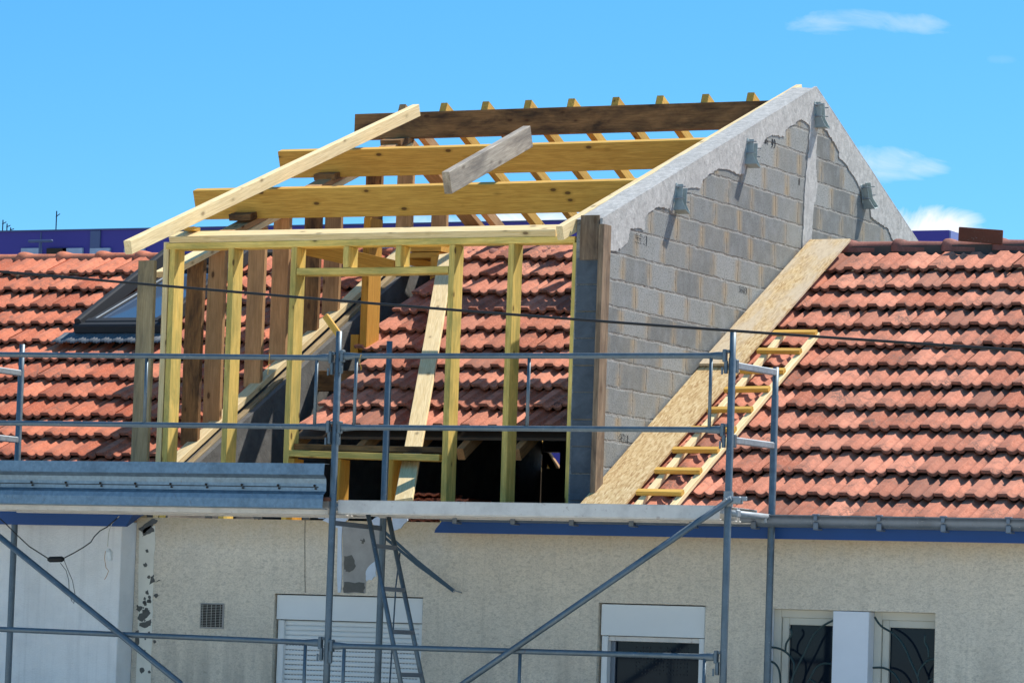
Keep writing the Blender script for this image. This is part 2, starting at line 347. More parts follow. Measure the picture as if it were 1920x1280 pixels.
def board(name, p0, p1, wid, hei, mat, up=(0, 0, 1), parent=None, bev=.003, warp=.004):
    """sawn timber from p0 to p1; wid = local Y, hei = local Z (towards up); a little bow in its length"""
    L = (Vector(p1)-Vector(p0)).length; bm = bmesh.new(); n = max(2, int(L/.35)); ph = random.random()*6; a1 = warp*random.uniform(-1, 1); a2 = warp*random.uniform(-1, 1)
    rings = []
    for i in range(n+1):
        t = i/n; x = (t-.5)*L; b_ = math.sin(t*math.pi)
        oy = a1*b_; oz = a2*b_; r = []
        c = bev
        for (yy, zz) in ((-wid/2+c, -hei/2), (wid/2-c, -hei/2), (wid/2, -hei/2+c), (wid/2, hei/2-c), (wid/2-c, hei/2), (-wid/2+c, hei/2), (-wid/2, hei/2-c), (-wid/2, -hei/2+c)):
            r.append(bm.verts.new((x, yy+oy, zz+oz)))
        rings.append(r)
    for a, b_ in zip(rings, rings[1:]):
        for k in range(8): bm.faces.new((a[k], a[(k+1) % 8], b_[(k+1) % 8], b_[k]))
    bm.faces.new(rings[0][::-1]); bm.faces.new(rings[-1]); bmesh.ops.recalc_face_normals(bm, faces=bm.faces)
    return mk(name, bm, M[mat] if isinstance(mat, str) else mat, frame(p0, p1, up), parent)
def wbox(name, x0, x1, y0, y1, z0, z1, mat, parent=None, bev=.003):
    """axis-aligned box in world coordinates"""
    bm = boxbm(x1-x0, y1-y0, z1-z0, bev)
    return mk(name, bm, M[mat], Matrix.Translation(((x0+x1)/2, (y0+y1)/2, (z0+z1)/2)), parent)
def wmulti(name, boxes, mat, parent=None, bev=0):
    bm = bmesh.new()
    for (x0, x1, y0, y1, z0, z1) in boxes: boxbm(x1-x0, y1-y0, z1-z0, bev, bm, ((x0+x1)/2, (y0+y1)/2, (z0+z1)/2))
    return mk(name, bm, M[mat], None, parent)
def tubebm(pts, rad, seg=12, bm=None, radii=None, cap=True, squash=None):
    bm = bm or bmesh.new(); pts = [Vector(p) for p in pts]; rings = []; prev = None
    for i, p in enumerate(pts):
        d = (pts[min(i+1, len(pts)-1)]-pts[max(i-1, 0)]).normalized()
        if prev is None:
            a = Vector((0, 0, 1)) if abs(d.z) < .9 else Vector((1, 0, 0)); n = (a-d*a.dot(d)).normalized()
        else: n = (prev-d*prev.dot(d)).normalized()
        prev = n; b_ = d.cross(n); r = radii[i] if radii else rad
        sq = squash[i] if squash else (1, 1)
        rings.append([bm.verts.new(p+n*math.cos(2*math.pi*k/seg)*r*sq[0]+b_*math.sin(2*math.pi*k/seg)*r*sq[1]) for k in range(seg)])
    for a, b_ in zip(rings, rings[1:]):
        for k in range(seg): bm.faces.new((a[k], a[(k+1) % seg], b_[(k+1) % seg], b_[k]))
    if cap: bm.faces.new(rings[0][::-1]); bm.faces.new(rings[-1])
    return bm
def tube(name, pts, rad, mat, parent=None, seg=12, **kw):
    o = mk(name, tubebm(pts, rad, seg, **kw), M[mat], None, parent, True)
    for p in o.data.polygons:
        if len(p.vertices) > 4: p.use_smooth = False
    return o

# ------------------------------------------------------------------ ground
bm = bmesh.new(); bmesh.ops.create_grid(bm, x_segments=8, y_segments=8, size=600)
tag(mk('ground', bm, M['ground']), kind='structure')

# ------------------------------------------------------------------ tile roofs
TW = .228; PITCH_ = R(29.1); CR, SR = math.cos(PITCH_), math.sin(PITCH_)
# cross profile of one tile: (u, height) wide ribbed crest, trough, narrow crest, trough
PROF = []
NP = 40
for k in range(NP+1):
    u = k/NP*TW; q = u/TW
    if q < .30: h = .028+.0008*(1 if (k % 2) else -1)*(1 if .02 < q < .28 else 0)
    elif q < .66: h = .028*(1-math.sin((q-.30)/.36*math.pi)**.62)
    else: h = .028*(1-math.sin((q-.66)/.34*math.pi)**.62)
    PROF.append((u, h))
def tile_roof(name, x0, x1, ys, z0, mat, parent, skip=None, step=.31, shift=0.0, last_len=.40):
    bm = bmesh.new(); tl = bm.verts.layers.float.new('tint'); dl = bm.verts.layers.float.new('dirt_shade')
    nt = int((x1-x0)/TW)+2; E = 0.0
    for ri, y in enumerate(ys):
        rowdx = random.uniform(-.012, .012)
        for ti in range(-1, nt):
            xs = x0+ti*TW+shift+rowdx+random.uniform(-.003, .003)
            if xs+TW*.5 < x0 or xs+TW*.5 > x1: continue
            if skip and skip(xs+TW/2, y): continue
            tint = min(1, max(0, random.gauss(.5, .32))); dirt_shade = .55 if random.random() < .04 else (0.25 if random.random() < .12 else 0)
            dv = random.uniform(-.006, .006); dh = random.uniform(-.002, .004); tw = random.uniform(-.005, .005)
            L = last_len
            rows = []
            for (v, lift) in ((-.002, -.026), (0, -.002), (.006, .0), (.12, -.018), (.25, -.036), (L, -.056)):
                r = []; edge_shade = v <= 0
                for (u, h) in PROF:
                    hh = h + lift + .062 + dh + tw*(u/TW-.5)
                    if v == -.002: v = .004; hh = h + .062 - .017 + dh + tw*(u/TW-.5) 
                    X = xs + u*1.004; s = v + dv
                    # along slope s, normal offset hh
                    P = (X, y + s*CR - hh*SR, z0 + TP*y + s*SR + hh*CR)
                    vv = bm.verts.new(P); vv[tl] = tint; vv[dl] = .95 if edge_shade else dirt_shade; r.append(vv)  # front edge rows get shade painted in, the rest random dirt
                rows.append(r)
            for a, b_ in zip(rows, rows[1:]):
                for k in range(NP): bm.faces.new((a[k], a[k+1], b_[k+1], b_[k]))
            # side cheek on the left edge
            bm.faces.new([rows[i][0] for i in range(len(rows))][::-1]) if False else None
    o = mk(name, bm, M[mat], None, parent, True)
    me = o.data
    # flat shade the front edge strip
    for p in me.polygons:
        pass
    return o
CAP = [(1, 0), (1.0, .35), (.90, .62), (.72, .86), (.45, .98), (0, 1.0), (-.45, .98), (-.72, .86), (-.9, .62), (-1, .35), (-1, 0)]
def ridge_tiles(name, x0, x1, y, z, mat, parent, unit=.41, rad=.105, shift=0):
    bm = bmesh.new(); tl = bm.verts.layers.float.new('tint'); dl = bm.verts.layers.float.new('dirt_shade')
    x = x0+shift
    while x < x1:
        tint = random.random(); st = [(0, 1.14), (.012, 1.20), (.045, 1.22), (.07, 1.15), (.085, 1.03), (unit*.6, 1.0), (unit+.015, .98)]
        dz = random.uniform(-.004, .004); tilt = random.uniform(-.008, .008)
        rings = []
        for (dx, sc) in st:
            if x+dx < x0-.02 or x+dx > x1+.03: continue
            r = []
            for (ca, sa) in CAP:
                rr = rad*sc
                v = bm.verts.new((x+dx, y-ca*rr*1.05, z+dz+tilt*dx/unit+sa*rr*.86)); v[tl] = tint; v[dl] = .3*random.random(); r.append(v)
            rings.append(r)
        for a, b_ in zip(rings, rings[1:]):
            for k in range(10): bm.faces.new((a[k], a[k+1], b_[k+1], b_[k]))
        if rings:
            r0 = rings[0]; inner = [bm.verts.new((v.co.x+.001, y+(v.co.y-y)*.85, z+(v.co.z-z)*.85)) for v in r0]
            for k in range(10): bm.faces.new((r0[k+1], r0[k], inner[k], inner[k+1]))
        x += unit
    return mk(name, bm, M[mat], None, parent, True)

# ================================================================== HOUSE UNDER WORKS
house = empty('house', (0, 0, 0), 'cream roughcast house with red clay tile roof, its attic opened up behind the scaffold', 'house')
def wall_holes(name, x0, x1, z0, z1, y, th, holes, mat, parent):
    """front wall sheet with thickness; holes (xa,xb,za,zb,depth)"""
    xs = sorted({x0, x1, *[h[0] for h in holes], *[h[1] for h in holes]}); zs = sorted({z0, z1, *[h[2] for h in holes], *[h[3] for h in holes]})
    bm = bmesh.new()
    def q(a, b_, c, d): bm.faces.new([bm.verts.new(v) for v in (a, b_, c, d)])
    for i in range(len(xs)-1):
        for j in range(len(zs)-1):
            cx, cz = (xs[i]+xs[i+1])/2, (zs[j]+zs[j+1])/2
            if any(h[0] < cx < h[1] and h[2] < cz < h[3] for h in holes): continue
            q((xs[i], y, zs[j]), (xs[i+1], y, zs[j]), (xs[i+1], y, zs[j+1]), (xs[i], y, zs[j+1]))
    for (xa, xb, za, zb, dp) in holes:
        q((xa, y, za), (xa, y, zb), (xa, y+dp, zb), (xa, y+dp, za)); q((xb, y, zb), (xb, y, za), (xb, y+dp, za), (xb, y+dp, zb))
        q((xa, y, zb), (xb, y, zb), (xb, y+dp, zb), (xa, y+dp, zb)); q((xb, y, za), (xa, y, za), (xa, y+dp, za), (xb, y+dp, za))
        
    q((x0, y, z1), (x1, y, z1), (x1, y+th, z1), (x0, y+th, z1))
    q((x0, y+th, z0), (x0, y+th, z1), (x1, y+th, z1), (x1, y+th, z0))
    q((x0, y, z0), (x0, y, z1), (x0, y+th, z1), (x0, y+th, z0)); q((x1, y, z0), (x1, y+th, z0), (x1, y+th, z1), (x1, y, z1))
    return mk(name, bm, M[mat], None, parent)
WIN1 = (-1.86, -.645, .95, 2.125, .10); WIN2 = (.735, 1.55, .95, 2.12, .10); WIN3 = (2.01, 3.23, 1.0, 2.11, .16)
HX0, HX1 = -3.05, 9.0
wall_holes('front_wall', HX0, HX1, 0, 2.66, 0, .3, [WIN1, WIN2, WIN3], 'facade', house)
# wall top stretch open under the new frame, ragged: low parapet line
def ragged_strip(name, pts, y, th, mat, parent, jitter=.012, sub=5):
    P = []
    for a, b_ in zip(pts, pts[1:]+pts[:1]):
        for k in range(sub):
            t = k/sub; j = jitter if k else jitter*.3
            P.append((a[0]+(b_[0]-a[0])*t+random.uniform(-j, j), a[1]+(b_[1]-a[1])*t+random.uniform(-j, j)))
    bm = bmesh.new(); f = bm.faces.new([bm.verts.new((x, y-th, z)) for x, z in P])
    r = bmesh.ops.extrude_face_region(bm, geom=[f]); bmesh.ops.translate(bm, vec=(0, th+.01, 0), verts=[v for v in r['geom'] if isinstance(v, bmesh.types.BMVert)])
    bmesh.ops.recalc_face_normals(bm, faces=bm.faces); bmesh.ops.triangulate(bm, faces=bm.faces)
    return mk(name, bm, M[mat], None, parent)
def zp(px, py, y=0):
    p = on(px, py, 1, y); return (p.x, p.z)
ragged_strip('smooth_render_strip', [zp(262, 992), zp(291, 985), zp(288, 1100), zp(283, 1275), (zp(283, 1275)[0], .3), (zp(262, 1275)[0], .3)], 0, .004, 'smooth_strip', house, .006, 8)
for pts in ([(268, 1006), (270, 992), (284, 984), (290, 996), (276, 1001)], [(283, 1080), (289, 1078), (290, 1090), (301, 1087), (281, 1095)], [(258, 1133), (268, 1137), (262, 1147), (256, 1143)],
            [(262, 1150), (280, 1143), (282, 1150), (268, 1165), (259, 1160)], [(262, 1168), (285, 1160), (283, 1172), (272, 1177), (262, 1173)], [(270, 1000), (282, 990), (296, 976), (286, 972), (260, 990)],
            [(254, 1185), (260, 1180), (262, 1205), (255, 1215)]):
    ragged_strip('render_flake', [zp(*p) for p in pts], -.004, .003, 'flake', house, .006, 4)
for k in range(26):
    px, py = random.gauss(276, 7), random.choice((random.uniform(1080, 1200), random.uniform(985, 1275))); r_ = random.uniform(1.5, 5)
    ragged_strip('render_flake', [zp(px+r_*math.cos(a)*random.uniform(.6, 1.3), py+r_*1.2*math.sin(a)*random.uniform(.6, 1.3)) for a in (0, .9, 1.9, 2.8, 3.8, 5.1)], -.0045, .002, 'flake', house, .004, 2)
# bare patch over the shuttered window
ragged_strip('bare_panel', [zp(643, 985), zp(716, 985), zp(716, 1052), zp(690, 1066), zp(685, 1112), zp(645, 1111)], 0, .004, 'bare_board', house, .004, 5)
for pts in ([(646, 1090), (684, 1092), (683, 1111), (645, 1110)], [(646, 1042), (660, 1040), (668, 1060), (655, 1072), (646, 1066)], [(676, 1012), (684, 1010), (682, 1018)]):
    ragged_strip('damp_patch', [zp(*p) for p in pts], -.005, .003, 'flake', house, .008, 4)
for pts in ([(628, 965), (655, 968), (642, 985), (640, 1110), (634, 1110), (634, 990), (606, 975)], [(687, 1070), (704, 1052), (706, 1080), (688, 1090)], [(736, 966), (762, 968), (765, 975), (752, 990), (738, 995)], [(696, 975), (716, 966), (714, 984), (702, 984)], [(580, 962), (606, 962), (608, 972), (590, 968)]):
    ragged_strip('filler_patch', [zp(*p) for p in pts], -.005, .004, 'filler', house, .007, 4)
for (px, py) in ((391, 965), (483, 967), (573, 968)):      # pockets where old rafters sat
    ragged_strip('rafter_pocket', [zp(px-7, py-4), zp(px+6, py-4), zp(px+7, py+5), zp(px-5, py+6)], -.003, .003, 'flake', house, .006, 3)
tube('hairline_crack', [Vector((*[zp(572, 975+k*15)[0]+random.uniform(-.002, .002)], -.002, zp(572, 975+k*15)[1])) for k in range(10)], .0022, 'flake', house, 5)

# roofs
RY = [-.25+.31*k for k in range(13)]
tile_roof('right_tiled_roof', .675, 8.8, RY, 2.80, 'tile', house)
ridge_tiles('right_ridge_tiles', .93, 8.8, 4.0, 4.972, 'ridge', house, .415)
wmulti('ridge_mortar', [(.7, 8.8, 3.89, 4.11, 4.90, 5.02)], 'mortar', house)
# rear slopes (the inner one is added to keep the attic dark)
def slab(name, x0, x1, y0, y1, za, zb, th, mat, parent):
    bm = bmesh.new(); vs = [bm.verts.new(v) for v in ((x0, y0, za), (x1, y0, za), (x1, y1, zb), (x0, y1, zb))]; f = bm.faces.new(vs)
    r = bmesh.ops.extrude_face_region(bm, geom=[f]); bmesh.ops.translate(bm, vec=(0, 0, -th), verts=[v for v in r['geom'] if isinstance(v, bmesh.types.BMVert)])
    bmesh.ops.recalc_face_normals(bm, faces=bm.faces); return mk(name, bm, M[mat], None, parent)
zr = lambda y, z0=2.87: z0+TP*y
slab('right_roof_deck', .68, 8.8, .1, 4.0, zr(.1)-.13, zr(4.0)-.13, .05, 'attic_boards', house)
slab('right_rear_roof', .88, 8.8, 4.0, 8.0, zr(4.0)-.05, zr(0)-.05, .05, 'attic_boards', house)
# inner remains of the old roof
def rake(x, y):      # staircase left edge of the remaining tiles
    lim = -2.26 - (y-.95)*.115
    return x < lim+.02
IY = [.97+.31*k for k in range(10)]
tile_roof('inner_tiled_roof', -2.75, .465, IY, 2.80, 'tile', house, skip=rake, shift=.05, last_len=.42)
ridge_tiles('inner_ridge_tiles', -2.62, .46, 4.0, 4.955, 'ridge', house, .40, shift=.0)
wmulti('inner_ridge_mortar', [(-2.6, .46, 3.9, 4.1, 4.86, 4.985)], 'mortar', house)
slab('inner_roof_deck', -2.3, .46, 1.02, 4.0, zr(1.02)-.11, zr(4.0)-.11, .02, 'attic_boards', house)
slab('added_rear_slope', -2.9, .46, 4.0, 6.3, zr(4.0)-.04, zr(1.7)-.04, .03, 'attic_boards', house)  # unseen slope added to block light from the attic
for x in (-2.32, -1.72, -1.28, -.86, -.40, .1):
    board('old_rafter', (x, .93, zr(.93)-.19), (x, 4.0, zr(4.0)-.19), .06, .09, 'wood_brown', parent=house)
board('old_purlin', (-2.9, 2.2, zr(2.2)-.26), (.46, 2.2, zr(2.2)-.26), .08, .16, 'wood_dark', parent=house)
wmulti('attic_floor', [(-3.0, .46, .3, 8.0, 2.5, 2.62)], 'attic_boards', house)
# side party wall on the left, sloping top along the roof line
def prism_yz(name, pts, x0, x1, mat, parent, jitter=0, sub=1):
    P = []
    for a, b_ in zip(pts, pts[1:]+pts[:1]):
        for k in range(sub):
            t = k/sub; j = jitter if k else 0
            P.append((a[0]+(b_[0]-a[0])*t+random.uniform(-j, j), a[1]+(b_[1]-a[1])*t+random.uniform(-j, j)))
    bm = bmesh.new(); f = bm.faces.new([bm.verts.new((x0, y, z)) for y, z in P])
    r = bmesh.ops.extrude_face_region(bm, geom=[f]); bmesh.ops.translate(bm, vec=(x1-x0, 0, 0), verts=[v for v in r['geom'] if isinstance(v, bmesh.types.BMVert)])
    bmesh.ops.triangulate(bm, faces=[f for f in bm.faces if len(f.verts) > 4]); bmesh.ops.recalc_face_normals(bm, faces=bm.faces)
    return mk(name, bm, M[mat], None, parent)
prism_yz('party_wall', [(.02, 2.4), (.02, zr(.02)-.02), (4.0, zr(4.0)-.06), (6.28, zr(1.72)-.06), (6.28, 2.4)], -3.04, -2.80, 'old_blocks', house)
# rear wall added to keep the attic dark, with a gap to daylight
ga = on(1004, 847, 1, 6.3); gb = on(1049, 878, 1, 6.3)
gx0, gx1, gz0, gz1 = -2.80, gb.x, gb.z, ga.z
wmulti('added_rear_wall', [(-2.8, gx0, 6.3, 6.4, 2.6, 4.0), (gx1, .46, 6.3, 6.4, 2.6, 4.0), (gx0, gx1, 6.3, 6.4, 2.6, gz0), (gx0, gx1, 6.3, 6.4, gz1, 4.0)], 'dark_void', house)
# windows
def window_shuttered():
    w_ = empty_part('window', house)
    x0, x1, z0, z1, d = WIN1
    wbox('shutter_box', x0+.01, x1-.01, .02, .10, z1-.185, z1-.008, 'white_pvc', w_)
    bm = bmesh.new(); z = z1-.19; i = 0
    while z > z0+.02:
        h = .0355
        bmx = []
        pr_ = [(0, 0), (.006, -.004), (.009, -.013), (.009, -.024), (.005, -.032), (0, -.0345)]
        va = [[bm.verts.new((xx, .075-py_, z+pz)) for (py_, pz) in pr_] for xx in (x0+.065, x1-.045)]
        for k in range(5): bm.faces.new((va[0][k], va[1][k], va[1][k+1], va[0][k+1]))
        z -= h; i += 1
    mk('roller_shutter', bm, M['white_pvc'], None, w_, True)
    # ventilation slits in the lower slats
    bm = bmesh.new()
    for i in range(5, 30):
        zz = z1-.19-.0355*i-.0015
        xx = x0+.07
        while xx < x1-.06:
            boxbm(.016, .003, .0035, 0, bm, (xx+.008, .0725, zz)); xx += .026
    mk('shutter_slit', bm, M['dark_void'], None, w_)
    wbox('side_rail', x0+.015, x0+.065, .04, .10, z0, z1-.19, 'white_pvc', w_); wbox('side_rail', x1-.045, x1-.012, .04, .10, z0, z1-.19, 'white_pvc', w_)
    wbox('shutter_backing', x0+.01, x1-.01, .085, .1, z0, z1, 'dark_void', w_)
def empty_part(name, parent):
    o = bpy.data.objects.new(name, None); COL.objects.link(o); o.parent = parent; WM[o.name] = WM[parent.name].copy(); o.matrix_local = Matrix.Identity(4); return o
window_shuttered()
def window_open():
    w_ = empty_part('window', house); x0, x1, z0, z1, d = WIN2
    wbox('shutter_box', x0+.015, x1-.01, .02, .10, z1-.225, z1-.008, 'white_pvc', w_)
    wbox('shutter_end_slat', x0+.065, x1-.055, .05, .07, z1-.262, z1-.229, 'alu', w_)
    wbox('side_rail', x0+.02, x0+.065, .03, .10, z0, z1-.229, 'white_pvc', w_); wbox('side_rail', x1-.055, x1-.014, .03, .10, z0, z1-.229, 'white_pvc', w_)
    wbox('pane', x0+.02, x1-.02, .11, .12, z0, z1-.1, 'glass', w_, 0)
    wbox('window_frame', x0+.065, x0+.10, .085, .108, z0, z1-.262, 'zinc', w_)
    bm = bmesh.new()
    for i in range(16):
        for j in range(8):
            if random.random() < .85: boxbm(.009, .002, .011, 0, bm, (x0+.25+i*.026, .107, z1-.30-j*.026))
    mk('lace_curtain', bm, M['skylight_frame'], None, w_)
window_open()
def window_grilled():
    w_ = empty_part('window', house); x0, x1, z0, z1, d = WIN3; pa, pb = 2.495, 2.755
    wbox('pillar', pa, pb, -.004, .16, z0, z1-.004, 'white_paint', w_)
    wbox('reveal', x0+.002, x0+.012, .004, .16, z0, z1, 'white_paint', w_, 0)
    for (a, b_) in ((x0+.012, pa), (pb, x1)):
        for nm, ins, yy, tt in (('outer_frame', 0, .11, .055), ('inner_frame', .057, .125, .05)):
            aa, bb, zz = a+ins, b_-ins*.35, z1-ins*.95
            bm = bmesh.new()
            for (p, q, r, s) in ((aa, aa+tt, z0, zz), (bb-tt*.4, bb, z0, zz), (aa+tt, bb-tt*.4, zz-tt, zz)): boxbm(q-p, .03, s-r, .004, bm, ((p+q)/2, yy, (r+s)/2))
            mk(nm, bm, M['cream_frame'], None, w_)
        wbox('pane', a+.09, b_-.02, .137, .141, z0, z1-.09, 'glass', w_, 0)
window_grilled()
# wrought bars of the window grilles, one curved bar after another
def bars(L, nm):
    bm = bmesh.new()
    for pts in L:
        P = [on(1400+x/3.369, 900+y/3.369, 1, .03) for x, y in pts]; Q = []
        for i in range(len(P)-1):       # Catmull-Rom
            p0, p1, p2, p3 = P[max(i-1, 0)], P[i], P[i+1], P[min(i+2, len(P)-1)]
            for k in range(5):
                t = k/5; Q.append(.5*((2*p1)+(p2-p0)*t+(2*p0-5*p1+4*p2-p3)*t*t+(3*p1-p0-3*p2+p3)*t**3))
        Q.append(P[-1]); tubebm(Q, .0075, 8, bm)
    return mk(nm, bm, M['green_iron'], None, house, True)
bars([[(120, 1050), (200, 1060), (255, 1090), (290, 1135), (300, 1180), (285, 1300)], [(275, 935), (285, 970), (250, 1030), (245, 1085)], [(555, 880), (480, 920), (420, 980), (370, 1080), (310, 1200), (270, 1300)],
      [(548, 1160), (490, 1155), (440, 1180), (400, 1250), (370, 1300)], [(120, 1140), (170, 1150), (205, 1200), (215, 1300)], [(400, 1255), (440, 1280), (460, 1300)]], 'window_grille')
bars([[(808, 862), (850, 920), (930, 970), (990, 1040), (1040, 1150), (1080, 1240), (1090, 1300)], [(1128, 975), (1125, 1020), (1145, 1060), (1150, 1120)], [(1190, 1125), (1140, 1140), (1095, 1190), (1078, 1250)],
      [(797, 1183), (860, 1183), (920, 1210), (960, 1260), (975, 1300)], [(1180, 1250), (1150, 1270), (1140, 1300)]], 'window_grille')
# ventilation grille
g0 = zp(378, 1131); g1 = zp(418, 1177); gv = empty_part('vent_grille', house)
bm = boxbm(g1[0]-g0[0]+.012, .008, g0[1]-g1[1]+.012, .002, None, ((g0[0]+g1[0])/2, -.004, (g0[1]+g1[1])/2))
mk('vent_frame', bm, M['bare_board'], None, gv)
bm = bmesh.new()
for i in range(14): boxbm(g1[0]-g0[0]-.012, .006, .0075, 0, bm, ((g0[0]+g1[0])/2, -.010, g1[1]+.012+i*(g0[1]-g1[1]-.02)/13))
mk('vent_slots', bm, M['dark_void'], None, gv)
bm = bmesh.new()
for i in range(5): boxbm(.002, .004, g0[1]-g1[1]-.01, 0, bm, (g0[0]+.02+i*(g1[0]-g0[0]-.04)/4, -.014, (g0[1]+g1[1])/2))
mk('vent_bars', bm, M['cream_frame'], None, gv)
# blue fascia, gutter and gutter brackets
bm = bmesh.new(); FX0 = -.40; vs = []
prof = [(-.33, 2.575), (-.335, 2.575), (-.345, 2.665), (-.02, 2.675), (-.02, 2.655), (-.32, 2.60)]
a = [bm.verts.new((FX0+(.07 if i in (2, 3) else 0), y, z)) for i, (y, z) in enumerate(prof)]; b2 = [bm.verts.new((8.8, y, z)) for y, z in prof]
for k in range(len(prof)): bm.faces.new((a[k], a[(k+1) % 6], b2[(k+1) % 6], b2[k]))
bm.faces.new(a[::-1]); bm.faces.new(b2); bmesh.ops.recalc_face_normals(bm, faces=bm.faces)
mk('blue_fascia', bm, M['blue_paint'], None, house)
bm = bmesh.new(); gp = []
for k in range(13):
    a_ = math.pi*k/12; gp.append((-.415-.062*math.cos(a_), 2.725-.075*math.sin(a_)**.62))
gp = [(-.484, 2.733), (-.484, 2.722)]+gp
gp2 = gp+[(y, z+.004) for y, z in gp[::-1][:-2]]
r0 = [bm.verts.new((-.30, y, z)) for y, z in gp]; r1 = [bm.verts.new((8.8, y, z)) for y, z in gp]
for k in range(len(gp)-1): bm.faces.new((r0[k], r0[k+1], r1[k+1], r1[k]))
mk('gutter', bm, M['zinc'], None, house, True)
gx = -.17
while gx < 8.7:
    bm = bmesh.new(); boxbm(.035, .02, .05, .004, bm, (gx, -.475, 2.66)); boxbm(.03, .08, .012, .003, bm, (gx, -.43, 2.640)); boxbm(.026, .012, .035, .003, bm, (gx, -.486, 2.712)); boxbm(.05, .02, .012, .003, bm, (gx, -.478, 2.735))
    mk('gutter_bracket', bm, M['zinc'], None, house); gx += .452

# ================================================================== NEIGHBOURING HOUSE (left)
nb = empty('neighbouring_house', (-6, 0, 0), 'pale grey-white house at left with bright red tile roof and skylight', 'house')
NX1 = -3.055
bm = boxbm(8.0, .4, 2.62, .006, None, (NX1-4.0, 0.0, 1.31)); mk('front_wall', bm, M['smooth_wall'], None, nb)
NY = [-.14+.31*k for k in range(13)]
sk0, sk1, sy0, sy1 = -5.16, -4.30, 2.40, 3.72
def sk_skip(x, y): return sk0+.02 < x < sk1-.02 and sy0-.22 < y < 4.2
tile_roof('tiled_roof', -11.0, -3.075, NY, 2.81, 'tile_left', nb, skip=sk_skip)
ridge_tiles('ridge_tiles', -11.0, -5.22, 4.05, 4.988, 'tile_left', nb, .40, shift=.2)
ridge_tiles('ridge_tiles', -3.9, -3.08, 4.05, 4.988, 'tile_left', nb, .40)
wmulti('ridge_mortar', [(-11, -3.08, 3.95, 4.15, 4.90, 5.02)], 'mortar', nb)
slab('roof_deck', -11, -3.08, .1, 4.05, zr(.1)-.13, zr(4.05)-.13, .05, 'attic_boards', nb)
slab('rear_roof', -11, -3.08, 4.05, 8.2, zr(4.05)-.06, zr(0)-.06, .05, 'attic_boards', nb)
bm = bmesh.new(); prof = [(-.40, 2.575), (-.425, 2.575), (-.46, 2.69), (-.21, 2.70), (-.21, 2.66)]
a = [bm.verts.new((NX1+.17+(.10 if i in (2, 3) else 0), y, z)) for i, (y, z) in enumerate(prof)]; b2 = [bm.verts.new((-11, y, z)) for y, z in prof]
for k in range(5): bm.faces.new((a[k], b2[k], b2[(k+1) % 5], a[(k+1) % 5]))
bm.faces.new(a); bm.faces.new(b2[::-1]); bmesh.ops.recalc_face_normals(bm, faces=bm.faces); mk('blue_fascia', bm, M['blue_paint'], None, nb)
# skylight: frame along the slope, sash tipped, lead apron
sk = empty_part('skylight', nb)
def slope_pt(x, y, h, z0=2.885): return Vector((x, y-h*SR, z0+TP*y+h*CR))
UPN = (0, -SR, CR)
for x in (sk0+.03, sk1-.03):
    board('side_frame', slope_pt(x, sy0, .09), slope_pt(x, sy1+.12, .06), .06, .12, 'skylight_frame', UPN, sk, .012, 0)
board('bottom_frame', slope_pt(sk0, sy0, .07), slope_pt(sk1, sy0, .07), .07, .08, 'skylight_frame', UPN, sk, .012, 0)
board('top_hood', slope_pt(sk0+.02, sy1+.24, .10), slope_pt(sk1, sy1+.24, .10), .16, .12, 'skylight_frame', UPN, sk, .03, 0)
p0, p1 = slope_pt(sk0+.07, sy0+.06, .08), slope_pt(sk0+.07, sy1-.1, -.02)
def sash(x): return slope_pt(x, sy0+.06, .085), slope_pt(x, sy1-.12, -.06)
for x in (sk0+.12, sk1-.12):
    a, b_ = sash(x); board('sash_rail', a, b_, .07, .05, 'skylight_frame', UPN, sk, .006, 0)
    a, b_ = sash(x+.025); board('sash_trim', a+Vector((0, 0, .03)), b_+Vector((0, 0, .03)), .012, .008, 'galv_light', UPN, sk, .001, 0)
a, b_ = sash(sk0); a2, b22 = sash(sk1)
board('sash_rail', a+Vector((.08, 0, 0)), a2-Vector((.08, 0, 0)), .07, .06, 'skylight_frame', UPN, sk, .006, 0)
bm = bmesh.new(); q = [sash(sk0+.14), sash(sk1-.14)]; vs = [bm.verts.new(v+Vector((0, 0, .012))) for v in (q[0][0], q[1][0], q[1][1], q[0][1])]; bm.faces.new(vs)
mk('glass', bm, M['sky_glass'], None, sk)
slab('reveal', sk0, sk1, sy0-.1, 4.2, zr(sy0-.1)-.03, zr(4.1)-.05, .02, 'dark_void', sk)
bm = bmesh.new(); ring = []
for j, (yy, h) in enumerate(((sy0+.0, .03), (sy0-.10, .035), (sy0-.19, .050), (sy0-.195, .04))):
    r = []
    for k in range(241):
        x = sk0-.12+(sk1-sk0+.2)*k/240; hh = h+(.006*math.cos(2*math.pi*(x)/(TW/2))+.004*math.sin(x*230) if j else 0)
        r.append(bm.verts.new(slope_pt(x, yy, hh)))
    ring.append(r)
for a, b_ in zip(ring, ring[1:]):
    for k in range(240): bm.faces.new((a[k], a[k+1], b_[k+1], b_[k]))
mk('lead_apron', bm, M['lead'], None, sk, True)

# ================================================================== BLOCK GABLE WALL
WX0, WX1 = .475, .672
gab = empty('gable_wall', (.57, 4, 2.6), 'tall grey concrete block gable wall with smeared cement edges, in the middle of the roof', 'wall')
FS = (6.28-4.80)/3.88
prof_w = [(.0, 2.62), (.0, 4.80), (3.88, 6.27), (7.8, 4.63), (7.8, 2.62)]
bm = bmesh.new(); f = bm.faces.new([bm.verts.new((WX0, y, z)) for y, z in prof_w])
r = bmesh.ops.extrude_face_region(bm, geom=[f]); bmesh.ops.translate(bm, vec=(WX1-WX0, 0, 0), verts=[v for v in r['geom'] if isinstance(v, bmesh.types.BMVert)])
bmesh.ops.recalc_face_normals(bm, faces=bm.faces); mk('block_masonry', bm, M['blocks'], None, gab)
